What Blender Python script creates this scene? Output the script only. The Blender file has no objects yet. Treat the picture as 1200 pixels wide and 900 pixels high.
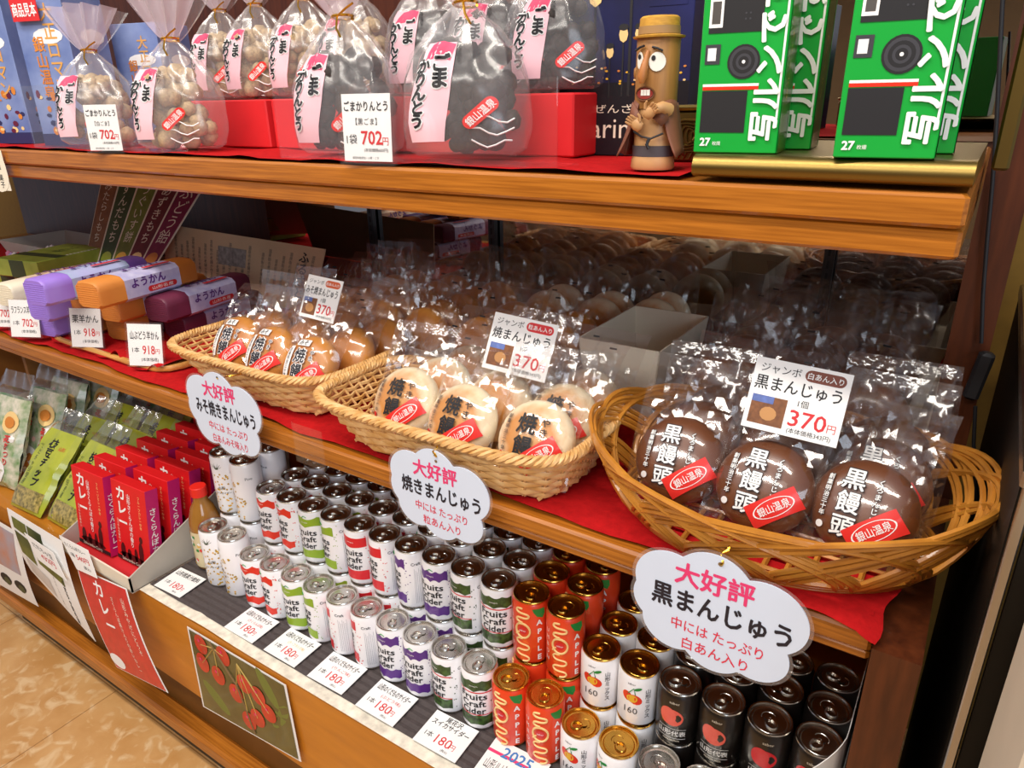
import bpy, math, random
from mathutils import Vector, Matrix, Euler
S = bpy.context.scene
COL = S.collection
PI = math.pi
# ------------------------------------------------------------------ camera, light, exposure
CAM_LOC = Vector((0.93113, -0.50198, 0.81212)); CAM_ROT = Euler((1.18794, 0.01679, 0.58166), 'XYZ'); FPX = 831.19
cam = bpy.data.cameras.new('camera'); cam.lens = FPX / 1200 * 36; cam.sensor_width = 36; cam.clip_start = .02
co = bpy.data.objects.new('camera', cam); co.location = CAM_LOC; co.rotation_euler = CAM_ROT
COL.objects.link(co); S.camera = co
S.view_settings.view_transform = 'Standard'; S.view_settings.look = 'None'
S.view_settings.gamma = 1; S.view_settings.use_curve_mapping = False; S.view_settings.exposure = 0.0
S.cycles.use_denoising = True; S.cycles.transparent_max_bounces = 40; S.cycles.max_bounces = 10
S.cycles.sample_clamp_indirect = 4
W = bpy.data.worlds.new('World'); S.world = W; W.use_nodes = True
W.node_tree.nodes['Background'].inputs[0].default_value = (.80, .84, 1, 1)
W.node_tree.nodes['Background'].inputs[1].default_value = .34
def area(name, loc, rot, sx, sy, power, col):
    l = bpy.data.lights.new(name, 'AREA'); l.shape = 'RECTANGLE'; l.size = sx; l.size_y = sy; l.energy = power; l.color = col
    o = bpy.data.objects.new(name, l); o.location = loc; o.rotation_euler = rot; COL.objects.link(o); return o
area('ceiling_lamp_near', (.25, -.62, 2.15), (math.radians(12), 0, 0), 2.6, .16, 42, (1, .92, .82))
area('ceiling_lamp_far', (.1, -1.9, 2.2), (math.radians(35), 0, 0), 2.6, .2, 36, (1, .93, .84))
area('shop_window_light', (2.6, -1.9, 1.2), (math.radians(80), 0, math.radians(50)), 1.2, 1.4, 26, (.78, .88, 1))

def ray(px, py):
    return CAM_ROT.to_matrix() @ Vector(((px - 600) / FPX, -(py - 450) / FPX, -1))
def at(px, py, x=None, y=None, z=None):          # world point seen at a photo pixel, on a given plane
    d = ray(px, py); ax, val = (0, x) if x is not None else (1, y) if y is not None else (2, z)
    return CAM_LOC + d * ((val - CAM_LOC[ax]) / d[ax])

# ------------------------------------------------------------------ materials
def lin(h):
    h = h.lstrip('#'); r = []
    for i in (0, 2, 4):
        c = int(h[i:i+2], 16) / 255; r.append(c / 12.92 if c <= .04045 else ((c + .055) / 1.055) ** 2.4)
    return (*r, 1)
MC = {}
def pm(name, col, rough=.5, metal=0, spec=.5, var=0, scale=20, bump=0, coat=0, col2=None, stretch=None, trans=0):
    if name in MC: return MC[name]
    m = bpy.data.materials.new(name); m.use_nodes = True; nt = m.node_tree; b = nt.nodes['Principled BSDF']
    b.inputs['Roughness'].default_value = rough; b.inputs['Metallic'].default_value = metal
    b.inputs['Specular IOR Level'].default_value = spec; b.inputs['Coat Weight'].default_value = coat
    c = lin(col) if isinstance(col, str) else col
    b.inputs['Base Color'].default_value = c
    tc = nt.nodes.new('ShaderNodeTexCoord'); mp = nt.nodes.new('ShaderNodeMapping')
    nt.links.new(tc.outputs['Object'], mp.inputs[0])
    if stretch: mp.inputs['Scale'].default_value = stretch
    n = nt.nodes.new('ShaderNodeTexNoise'); n.inputs['Scale'].default_value = scale; n.inputs['Detail'].default_value = 6
    nt.links.new(mp.outputs[0], n.inputs['Vector'])
    r = nt.nodes.new('ShaderNodeValToRGB'); e = r.color_ramp.elements
    if col2: c2 = lin(col2); e[0].color = c2; e[1].color = c
    else:
        v = max(var, .02); e[0].color = tuple(x * (1 - v) for x in c[:3]) + (1,); e[1].color = tuple(min(1, x * (1 + v)) for x in c[:3]) + (1,)
    e[0].position = .3; e[1].position = .7
    nt.links.new(n.outputs['Fac'], r.inputs[0]); nt.links.new(r.outputs[0], b.inputs['Base Color'])
    if bump:
        bp = nt.nodes.new('ShaderNodeBump'); bp.inputs['Strength'].default_value = bump; bp.inputs['Distance'].default_value = .002
        nt.links.new(n.outputs['Fac'], bp.inputs['Height']); nt.links.new(bp.outputs[0], b.inputs['Normal'])
    MC[name] = m; return m
def film(name, haze=.05, gloss=1.5, base=.03, rough=.1, tint=(1, 1, 1, 1), hazecol=(.9, .9, .95, 1), bump=.3, bscale=60):
    if name in MC: return MC[name]
    m = bpy.data.materials.new(name); m.use_nodes = True; nt = m.node_tree; nd = nt.nodes
    for x in list(nd): nd.remove(x)
    out = nd.new('ShaderNodeOutputMaterial'); tr = nd.new('ShaderNodeBsdfTransparent'); tr.inputs[0].default_value = tint
    gl = nd.new('ShaderNodeBsdfGlossy'); gl.inputs['Roughness'].default_value = rough; gl.inputs[0].default_value = (1, 1, 1, 1)
    df = nd.new('ShaderNodeBsdfDiffuse'); df.inputs[0].default_value = hazecol
    tl = nd.new('ShaderNodeBsdfTranslucent'); tl.inputs[0].default_value = hazecol
    mt = nd.new('ShaderNodeMixShader'); mt.inputs[0].default_value = .4
    nt.links.new(df.outputs[0], mt.inputs[1]); nt.links.new(tl.outputs[0], mt.inputs[2])
    lw = nd.new('ShaderNodeLayerWeight'); lw.inputs[0].default_value = .5
    fr = nd.new('ShaderNodeMath'); fr.operation = 'POWER'; fr.inputs[1].default_value = 4; nt.links.new(lw.outputs['Facing'], fr.inputs[0])
    ma = nd.new('ShaderNodeMath'); ma.operation = 'MULTIPLY_ADD'; ma.use_clamp = True
    ma.inputs[1].default_value = gloss; ma.inputs[2].default_value = base
    nt.links.new(fr.outputs[0], ma.inputs[0])
    m1 = nd.new('ShaderNodeMixShader'); m1.inputs[0].default_value = haze
    nt.links.new(tr.outputs[0], m1.inputs[1]); nt.links.new(mt.outputs[0], m1.inputs[2])
    m2 = nd.new('ShaderNodeMixShader'); nt.links.new(ma.outputs[0], m2.inputs[0])
    nt.links.new(m1.outputs[0], m2.inputs[1]); nt.links.new(gl.outputs[0], m2.inputs[2])
    if bump:
        tc = nd.new('ShaderNodeTexCoord'); n = nd.new('ShaderNodeTexNoise'); n.inputs['Scale'].default_value = bscale
        bp = nd.new('ShaderNodeBump'); bp.inputs['Strength'].default_value = bump; bp.inputs['Distance'].default_value = .004
        nt.links.new(tc.outputs['Object'], n.inputs['Vector']); nt.links.new(n.outputs['Fac'], bp.inputs['Height'])
        nt.links.new(bp.outputs[0], gl.inputs['Normal'])
    nt.links.new(m2.outputs[0], out.inputs[0]); MC[name] = m; return m

WOOD = pm('honey_oak', '#bd7323', .34, col2='#935312', scale=9, stretch=(1.3, 42, 42), bump=.05, coat=.25)
WOODD = pm('dark_wood', '#5a2a12', .4, col2='#3c1808', scale=8, stretch=(12, 12, 1.5), bump=.05)
PANEL = pm('plinth_veneer', '#cf8424', .4, col2='#bc741e', scale=7, stretch=(1, 1, 6), coat=.15)
RED = pm('red_felt', '#b5181b', .95, spec=.1, var=.12, scale=120, bump=.4)
REDBOX = pm('red_card', '#d61c22', .6, var=.05)
WHITE = pm('white_paper', '#f1f0ee', .6, var=.01)
SIGNW = pm('sign_card', '#d3deef', .55, var=.01)
CREAM = pm('cream_card', '#e9e0cc', .7, var=.03)
GREYCARD = pm('grey_card', '#b9b2a6', .75, var=.05)
BLACK = pm('black_ink', '#17161a', .6); INK = pm('sign_ink', '#1d1a26', .6); DARKG = pm('dark_grey', '#3a3a40', .5)
REDINK = pm('red_ink', '#d0262c', .6); PINK = pm('pink_ink', '#e23a72', .6); REDSIGN = pm('sign_red_ink', '#dc2a45', .6)
MAGENTA = pm('magenta_card', '#c3196a', .5); CURRY = pm('curry_card', '#dd1a1e', .45, var=.05, scale=30)
SILVER = pm('tin_silver', '#d8d4cc', .24, 1); GOLD = pm('tin_gold', '#d9a64a', .24, 1); BRASS = pm('brass', '#8a7440', .38, 1)
STEEL = pm('steel', '#a9aaad', .3, 1); GOLDTIE = pm('gold_tie', '#e2b040', .25, 1)
WICKER = pm('wicker', '#ecc388', .45, col2='#cf9850', scale=45, bump=.2); CANE = pm('willow_cane', '#cf8c34', .38, col2='#a96820', scale=30, coat=.3)
CANW = pm('can_white', '#f3f2f5', .3, coat=.3); CANK = pm('can_black', '#1b1614', .3, coat=.4); CANR = pm('can_red', '#e2431f', .3, coat=.3, var=.04)
TOMATO = pm('tomato_red', '#e0321f', .35); GREEN = pm('pear_green', '#8fae2c', .35); APPLE = pm('apple_red', '#d7202c', .35)
GRAPE = pm('grape_purple', '#5a2b84', .35); MELON = pm('melon_green', '#18210f', .35, col2='#46682e', scale=150); LEAF = pm('leaf_green', '#1d8a3c', .4)
BEIGE = pm('cream_script', '#f2cf8c', .4); YEL = pm('pear_yellow', '#e6b234', .4); PEACH = pm('peach_pink', '#ee6f62', .4, col2='#e2543f', scale=40)
GREENBOX = pm('green_card', '#10a53a', .35, coat=.3, var=.02); OLIVEK = pm('can_dot_ochre', '#b99431', .4); PINEG = pm('pine_leaf', '#3c4a2c', .5)
FILM = film('clear_film', .014, .8, .075, .10, bump=.14, bscale=24)
SEAL = film('seal_film', .05, .8, .09, .12, bump=.4, bscale=90)
FILMS = film('clear_film_stock', .010, .7, .04, .14, bump=.12, bscale=24)
FROST = film('frosted_film', .13, .8, .05, .2, hazecol=(.95, .92, .92, 1), bscale=30)
ACRYL = film('clear_acrylic', .015, .6, .025, .03, bump=0); LAMI = film('laminate_film', .08, .8, .03, .08, bump=0)

# ------------------------------------------------------------------ mesh building
TG = {}
def tgeo(s, bold=0, ls=1.0, res=2):
    k = (s, bold, ls, res)
    if k not in TG:
        c = bpy.data.curves.new('t', 'FONT'); c.body = s; c.size = 1; c.resolution_u = res
        c.align_x = 'CENTER'; c.align_y = 'CENTER'; c.space_line = ls
        o = bpy.data.objects.new('t', c); COL.objects.link(o)
        dg = bpy.context.evaluated_depsgraph_get(); ev = o.evaluated_get(dg); me = ev.to_mesh()
        vs = [v.co.copy() for v in me.vertices]; fs = [tuple(p.vertices) for p in me.polygons]
        ev.to_mesh_clear(); bpy.data.objects.remove(o); bpy.data.curves.remove(c)
        if vs:
            x0 = min(v.x for v in vs); x1 = max(v.x for v in vs); y0 = min(v.y for v in vs); y1 = max(v.y for v in vs)
            vs = [((v.x - (x0 + x1) / 2), (v.y - (y0 + y1) / 2)) for v in vs]
            TG[k] = (vs, fs, x1 - x0, y1 - y0)
        else: TG[k] = ([], [], 1, 1)
    return TG[k]
def plane(o, r, u, lift=.0004):
    o, r, u = Vector(o), Vector(r).normalized(), Vector(u).normalized(); n = r.cross(u)
    return lambda a, b, l=0: o + r * a + u * b + n * (lift + l)
class MB:
    def __init__(s): s.v = []; s.f = []; s.m = []; s.mats = []
    def mi(s, m):
        if m not in s.mats: s.mats.append(m)
        return s.mats.index(m)
    def add(s, vs, fs, m):
        b = len(s.v); i = s.mi(m); s.v += [tuple(x) for x in vs]
        for f in fs: s.f.append(tuple(b + k for k in f)); s.m.append(i)
        return s
    def box(s, x0, x1, y0, y1, z0, z1, m, bev=0):
        if bev:
            def rect(z, k, b=bev):
                return [(x0+k+b, y0+k, z), (x1-k-b, y0+k, z), (x1-k, y0+k+b, z), (x1-k, y1-k-b, z), (x1-k-b, y1-k, z), (x0+k+b, y1-k, z), (x0+k, y1-k-b, z), (x0+k, y0+k+b, z)]
            L = [rect(z0, bev), rect(z0+bev, 0), rect(z1-bev, 0), rect(z1, bev)]
            vs = sum(L, []); fs = [tuple(range(7, -1, -1)), tuple(range(24, 32))]
            for k in range(3):
                for i in range(8): j = (i+1) % 8; fs.append((k*8+i, k*8+j, k*8+8+j, k*8+8+i))
            return s.add(vs, fs, m)
        vs = [(x0,y0,z0),(x1,y0,z0),(x1,y1,z0),(x0,y1,z0),(x0,y0,z1),(x1,y0,z1),(x1,y1,z1),(x0,y1,z1)]
        return s.add(vs, [(0,3,2,1),(4,5,6,7),(0,1,5,4),(1,2,6,5),(2,3,7,6),(3,0,4,7)], m)
    def quad(s, a, b, c, d, m): return s.add([a, b, c, d], [(0,1,2,3)], m)
    def lathe(s, prof, m, n=24, c=(0,0,0), cap0=True, cap1=True, sx=1, sy=1):
        vs = []; fs = []
        for r, z in prof:
            for i in range(n): a = 2*PI*i/n; vs.append((c[0]+r*sx*math.cos(a), c[1]+r*sy*math.sin(a), c[2]+z))
        for k in range(len(prof)-1):
            for i in range(n): j = (i+1) % n; fs.append((k*n+i, k*n+j, k*n+n+j, k*n+n+i))
        if cap0: fs.append(tuple(range(n-1, -1, -1)))
        if cap1: q = (len(prof)-1)*n; fs.append(tuple(range(q, q+n)))
        return s.add(vs, fs, m)
    def tube(s, pts, r, m, n=6, closed=False, flat=1.0):
        pts = [Vector(p) for p in pts]; N = len(pts); vs = []; fs = []; up0 = None
        for i, p in enumerate(pts):
            t = (pts[(i+1) % N] - pts[i-1]) if closed or 0 < i < N-1 else (pts[min(i+1, N-1)] - pts[max(i-1, 0)])
            t = t.normalized() if t.length > 1e-9 else Vector((0,0,1))
            ref = Vector((0,0,1)) if abs(t.z) < .9 else Vector((1,0,0))
            if up0 is not None: ref = up0
            a = t.cross(ref); a = a.normalized() if a.length > 1e-6 else t.orthogonal().normalized(); b = a.cross(t).normalized(); up0 = b
            rr = r[i] if isinstance(r, (list, tuple)) else r
            for k in range(n): g = 2*PI*k/n; vs.append(p + a*math.cos(g)*rr*flat + b*math.sin(g)*rr)
        for i in range(N if closed else N-1):
            for k in range(n): l = (k+1) % n; j = (i+1) % N; fs.append((i*n+k, i*n+l, j*n+l, j*n+k))
        if not closed: fs += [tuple(range(n-1, -1, -1)), tuple(range((N-1)*n, N*n))]
        return s.add(vs, fs, m)
    def grid(s, fn, nu, nv, m):
        vs = [fn(i/nu, j/nv) for j in range(nv+1) for i in range(nu+1)]
        fs = [(j*(nu+1)+i, j*(nu+1)+i+1, (j+1)*(nu+1)+i+1, (j+1)*(nu+1)+i) for j in range(nv) for i in range(nu)]
        return s.add(vs, fs, m)
    def poly(s, pts, m): return s.add(pts, [tuple(range(len(pts)))], m)
    def disc(s, fn, a, b, rx, ry, m, n=16, rot=0, l=0):
        c, q = math.cos(rot), math.sin(rot); ps = []
        for i in range(n):
            x, y = rx*math.cos(2*PI*i/n), ry*math.sin(2*PI*i/n); ps.append(fn(a+x*c-y*q, b+x*q+y*c, l))
        return s.add([fn(a, b, l)] + ps, [(0, i+1, (i+1) % n + 1) for i in range(n)], m)
    def rect(s, fn, a0, a1, b0, b1, m, l=0, n=1):
        return s.grid(lambda u, v: fn(a0+(a1-a0)*u, b0+(b1-b0)*v, l), n, n if n <= 8 else 1, m)
    def pill(s, fn, a, b, w, h, m, l=0, rot=0):
        r = min(w, h)/2; ps = []; c, q = math.cos(rot), math.sin(rot)
        for cx, cy, a0 in ((w/2-r, h/2-r, 0), (-w/2+r, h/2-r, PI/2), (-w/2+r, -h/2+r, PI), (w/2-r, -h/2+r, 1.5*PI)):
            for k in range(5): g = a0+k*PI/8; x, y = cx+r*math.cos(g), cy+r*math.sin(g); ps.append(fn(a+x*c-y*q, b+x*q+y*c, l))
        return s.add([fn(a, b, l)] + ps, [(0, i+1, (i+1) % 20+1) for i in range(20)], m)
    def text(s, t, m, fn, a, b, h=None, w=None, bold=0, ls=1., rot=0, l=0, res=2, vert=False, sk=0):
        if vert: t = '\n'.join(t)
        vs, fs, tw, th = tgeo(t, 0, ls, res)
        if not vs: return s
        if h and w: kx, ky = w/tw, h/th
        elif h: kx = ky = h/th
        else: kx = ky = w/tw
        c, q = math.cos(rot), math.sin(rot)
        nb = 0 if not bold else 4 if bold < .03 else 8
        for k, (dx, dy) in enumerate([(0, 0)]*(nb == 0)+[(bold*math.cos(2*PI*i/nb+.4), bold*math.sin(2*PI*i/nb+.4)) for i in range(nb)]):
            o = []
            for x, y in vs: x, y = (x+dx)*kx, (y+dy)*ky; o.append(fn(a+x*c-y*q, b+x*q+y*c, l+k*1.5e-5))
            s.add(o, fs, m)
        return s
    def mesh(s, name, smooth=30):
        me = bpy.data.meshes.new(name); me.from_pydata(s.v, [], s.f)
        for m in s.mats: me.materials.append(m)
        me.polygons.foreach_set('material_index', s.m)
        if smooth:
            me.polygons.foreach_set('use_smooth', [True]*len(s.f)); me.update(); me.set_sharp_from_angle(angle=math.radians(smooth))
        me.update(); return me
MESH = {}
def link(name, me, parent=None, loc=(0,0,0), rot=(0,0,0), sc=None):
    o = bpy.data.objects.new(name, me); COL.objects.link(o)
    o.location = loc; o.rotation_euler = rot; o.parent = parent
    if sc: o.scale = sc
    return o
def part(name, key, fn, parent, loc=(0,0,0), rot=(0,0,0), smooth=30, label=None, sc=None):
    if key is None or key not in MESH:
        r = fn(); me = r.mesh(name, smooth)
        if key: MESH[key] = me
    else: me = MESH[key]
    o = link(name, me, parent, loc, rot, sc)
    if label: o['label'] = label
    return o
def tag(o, label=None, cat=None, group=None, kind=None):
    for k, v in (('label', label), ('category', cat), ('group', group), ('kind', kind)):
        if v: o[k] = v
    return o
def thing(name, label, cat, loc=(0,0,0), rot=(0,0,0), group=None):
    o = link(name, None, None, loc, rot); o.empty_display_size = .02; return tag(o, label, cat, group)
def solid(name, mb, label, cat, group=None, loc=(0,0,0), rot=(0,0,0), key=None, smooth=30):
    if key and key in MESH: me = MESH[key]
    else:
        me = (mb() if callable(mb) else mb).mesh(name, smooth)
        if key: MESH[key] = me
    return tag(link(name, me, None, loc, rot), label, cat, group)
def struct(name, mb, smooth=0): return tag(link(name, mb.mesh(name, smooth)), kind='structure')
R = random.Random(7)
ORD = ['first', 'second', 'third', 'fourth', 'fifth', 'sixth', 'seventh', 'eighth', 'ninth', 'tenth', 'eleventh', 'twelfth', 'thirteenth', 'fourteenth']
FR = lambda o: plane(o, (1,0,0), (0,0,1))         # facing the camera side (-Y)

# ------------------------------------------------------------------ setting
ZF = -.365; YM = .70; XR = .9185; ZM0, ZM, ZU0, ZU = .350, .3865, .694, .745; YMF, YUF = .0646, .1104
def floor_mat():
    m = pm('travertine_vinyl', '#d2a36a', .35, col2='#c08c50', scale=14, bump=.02); nt = m.node_tree
    b = nt.nodes['Principled BSDF']; src = b.inputs['Base Color'].links[0].from_socket
    tc = nt.nodes.new('ShaderNodeTexCoord'); vo = nt.nodes.new('ShaderNodeTexVoronoi'); vo.inputs['Scale'].default_value = 17
    n2 = nt.nodes.new('ShaderNodeTexNoise'); n2.inputs['Scale'].default_value = 26; n2.inputs['Detail'].default_value = 8; n2.inputs['Distortion'].default_value = 1.2
    rp = nt.nodes.new('ShaderNodeValToRGB'); rp.color_ramp.elements[0].position = .52; rp.color_ramp.elements[1].position = .68
    mx = nt.nodes.new('ShaderNodeMix'); mx.data_type = 'RGBA'; mx.inputs[7].default_value = lin('#dcb98a')
    nt.links.new(tc.outputs['Object'], n2.inputs[0]); nt.links.new(n2.outputs['Fac'], rp.inputs[0]); nt.links.new(rp.outputs[0], mx.inputs[0]); nt.links.new(src, mx.inputs[6])
    br = nt.nodes.new('ShaderNodeTexBrick'); br.offset = 0; br.inputs['Scale'].default_value = 1; br.inputs['Mortar Size'].default_value = .0012
    br.inputs['Brick Width'].default_value = .45; br.inputs['Row Height'].default_value = .45
    br.inputs['Color1'].default_value = br.inputs['Color2'].default_value = (1,1,1,1); br.inputs['Mortar'].default_value = (.55,.48,.4,1)
    mu = nt.nodes.new('ShaderNodeMix'); mu.data_type = 'RGBA'; mu.blend_type = 'MULTIPLY'; mu.inputs[0].default_value = 1
    nt.links.new(tc.outputs['Object'], br.inputs[0]); nt.links.new(mx.outputs[2], mu.inputs[6]); nt.links.new(br.outputs[0], mu.inputs[7]); nt.links.new(mu.outputs[2], b.inputs['Base Color'])
    return m
struct('floor', MB().box(-3.2, 2.6, -3.2, 1.0, ZF-.05, ZF, floor_mat()))
OLIVE = pm('olive_wallpaper', '#866420', .8, var=.06, scale=60)
struct('wall_back', MB().box(-3.2, 2.6, .80, .9, ZF, 2.3, OLIVE))
struct('wall_front', MB().box(-3.2, 2.6, -3.3, -3.2, ZF, 2.3, pm('cream_wall', '#8d7657', .8, var=.04)))

# the display cabinet
CAB = thing('display_cabinet', 'honey oak shop display cabinet with three levels and mirror back', 'cabinet', (0,0,ZF))
def cabpart(name, mb, label=None, smooth=20, parent=None):
    o = link(name, mb.mesh(name, smooth), CAB if parent is None else parent, (0,0,-ZF) if parent is None else (0,0,0))
    if label: o['label'] = label
    return o
XL = -2.0
p = MB(); p.box(-.90, .957, 0, .72, -.19, -.004, PANEL); p.box(-.90, .957, .012, .72, -.30, -.19, pm('groove_wood', '#6e4616', .5, var=.1))
cabpart('plinth', p)
cabpart('toe_kick', MB().box(-.88, .95, .004, .7, ZF, -.30, pm('toe_dark', '#4a3b24', .8, var=.1)))
p = MB(); p.box(-.91, .96, -.022, .012, -.302, -.268, WOOD, .006); cabpart('base_rail', p)
p = MB(); p.box(XL, XR, YMF, .72, ZM0+.012, ZM-.003, WOOD, .003); p.box(XL, XR, YMF+.004, .72, ZM0, ZM0+.0118, WOOD, .003); cabpart('middle_shelf', p)
p = MB(); p.box(XL, XR, YUF, .66, ZU0+.024, ZU-.002, WOOD, .003); p.box(XL, XR, YUF+.006, .66, ZU0, ZU0+.0238, WOOD, .003); cabpart('upper_shelf', p)
cabpart('side_panel', MB().box(.9195, .957, .055, .72, ZF, ZM-.01, WOODD), 'dark brown side panel at the right end')
cabpart('upright', MB().box(.9215, .960, .36, .44, ZM-.01, 1.5, WOODD), 'dark red brown upright post')
cabpart('back_board', MB().box(XL, .957, YM+.006, YM+.02, -.19, 1.5, WOODD))
MIR = pm('mirror_glass', '#b9b4ae', .015, 1)
cabpart('mirror', MB().box(-.62, .9215, YM, YM+.005, ZM+.002, ZU0-.002, MIR), 'mirror behind the middle shelf')
cabpart('upper_mirror', MB().box(.62, .9215, YM, YM+.005, ZU+.002, 1.3, MIR), 'mirror behind the upper shelf')
for x in (-.24, .096, .737):
    s = MB(); s.box(x-.0075, x+.0075, YM-.016, YM-.004, ZM, ZU0, pm('standard_metal', '#4c4d52', .35, .9))
    for k in range(14): s.box(x-.002, x+.002, YM-.0168, YM-.0158, ZM+.03+k*.02, ZM+.043+k*.02, BLACK)
    cabpart('slotted_standard', s)
for x in (-.6, -.12): cabpart('side_divider', MB().box(x-.86, x-.845, .2, .7, -.004, ZM0, pm('divider_wood', '#8a5a26', .5, var=.1)))

def cloth(x0, x1, yf, yb, z, seed, amp=.012, drop=.0, n=90, m=RED, wave=1.):
    r = random.Random(seed); ph = [r.uniform(0, 6) for _ in range(6)]
    def fn(u, v):
        x = x0+(x1-x0)*u
        e = yf + amp*(math.sin(x*14*wave+ph[0])*.5+math.sin(x*31*wave+ph[1])*.3+math.sin(x*67*wave+ph[2])*.2)
        y = yb+(e-yb)*v
        h = .0025*max(0, math.sin(x*40+y*25+ph[3]))*(.4+.6*v)+.0012
        return (x, y, z+h)
    return MB().grid(fn, n, 14, m)
solid('shelf_cloth', cloth(-1.9, .915, YMF+.012, .62, ZM, 1, .008), 'red felt cloth spread along the middle shelf under the baskets', 'cloth')
solid('shelf_cloth', cloth(-1.6, .70, YUF+.008, .60, ZU, 4, .009), 'red felt cloth spread along the upper shelf under the sweets', 'cloth')
c = MB().grid(lambda u, v: (.80+.130*u+.003*math.sin(v*9)-.010*v*max(0, u-.8)*5, .15-.094*v-.005*math.sin(u*9)*v, ZM+.0045-max(0, u-.80)*5*v*v*.009), 20, 10, RED)
solid('cloth_corner', c, 'pointed red felt cloth corner hanging over the right end of the middle shelf', 'cloth')

# ------------------------------------------------------------------ lower display: mat, cans, price cards
def mat_mesh():
    m = MB(); n = 46
    def fn(u, v):
        x = -.215+1.125*u; k = round(v*n); y = .016+.30*v
        return (x, y, .0022 + (.0016 if k % 2 else 0) + (.002*math.exp(-((x+.03)/.06)**2))*(1-v))
    m.grid(fn, 60, n, pm('ridged_mat', '#4a4140', .8, var=.15, scale=200)); return m
solid('ridged_mat', mat_mesh(), 'dark grey ridged mat laid under the rows of drink cans', 'mat', smooth=0)
e = MB().grid(lambda u, v: (-.22+1.13*u, -.002+.02*v, .0006+.0035*math.exp(-((-.22+1.13*u+.03)/.06)**2)+.001*math.sin(u*60)*v), 80, 2, pm('mat_backing', '#e6ddcb', .8, var=.25, scale=60))
solid('paper_edging', e, 'cream paper edging along the front of the ridged mat', 'paper', smooth=0)

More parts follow.
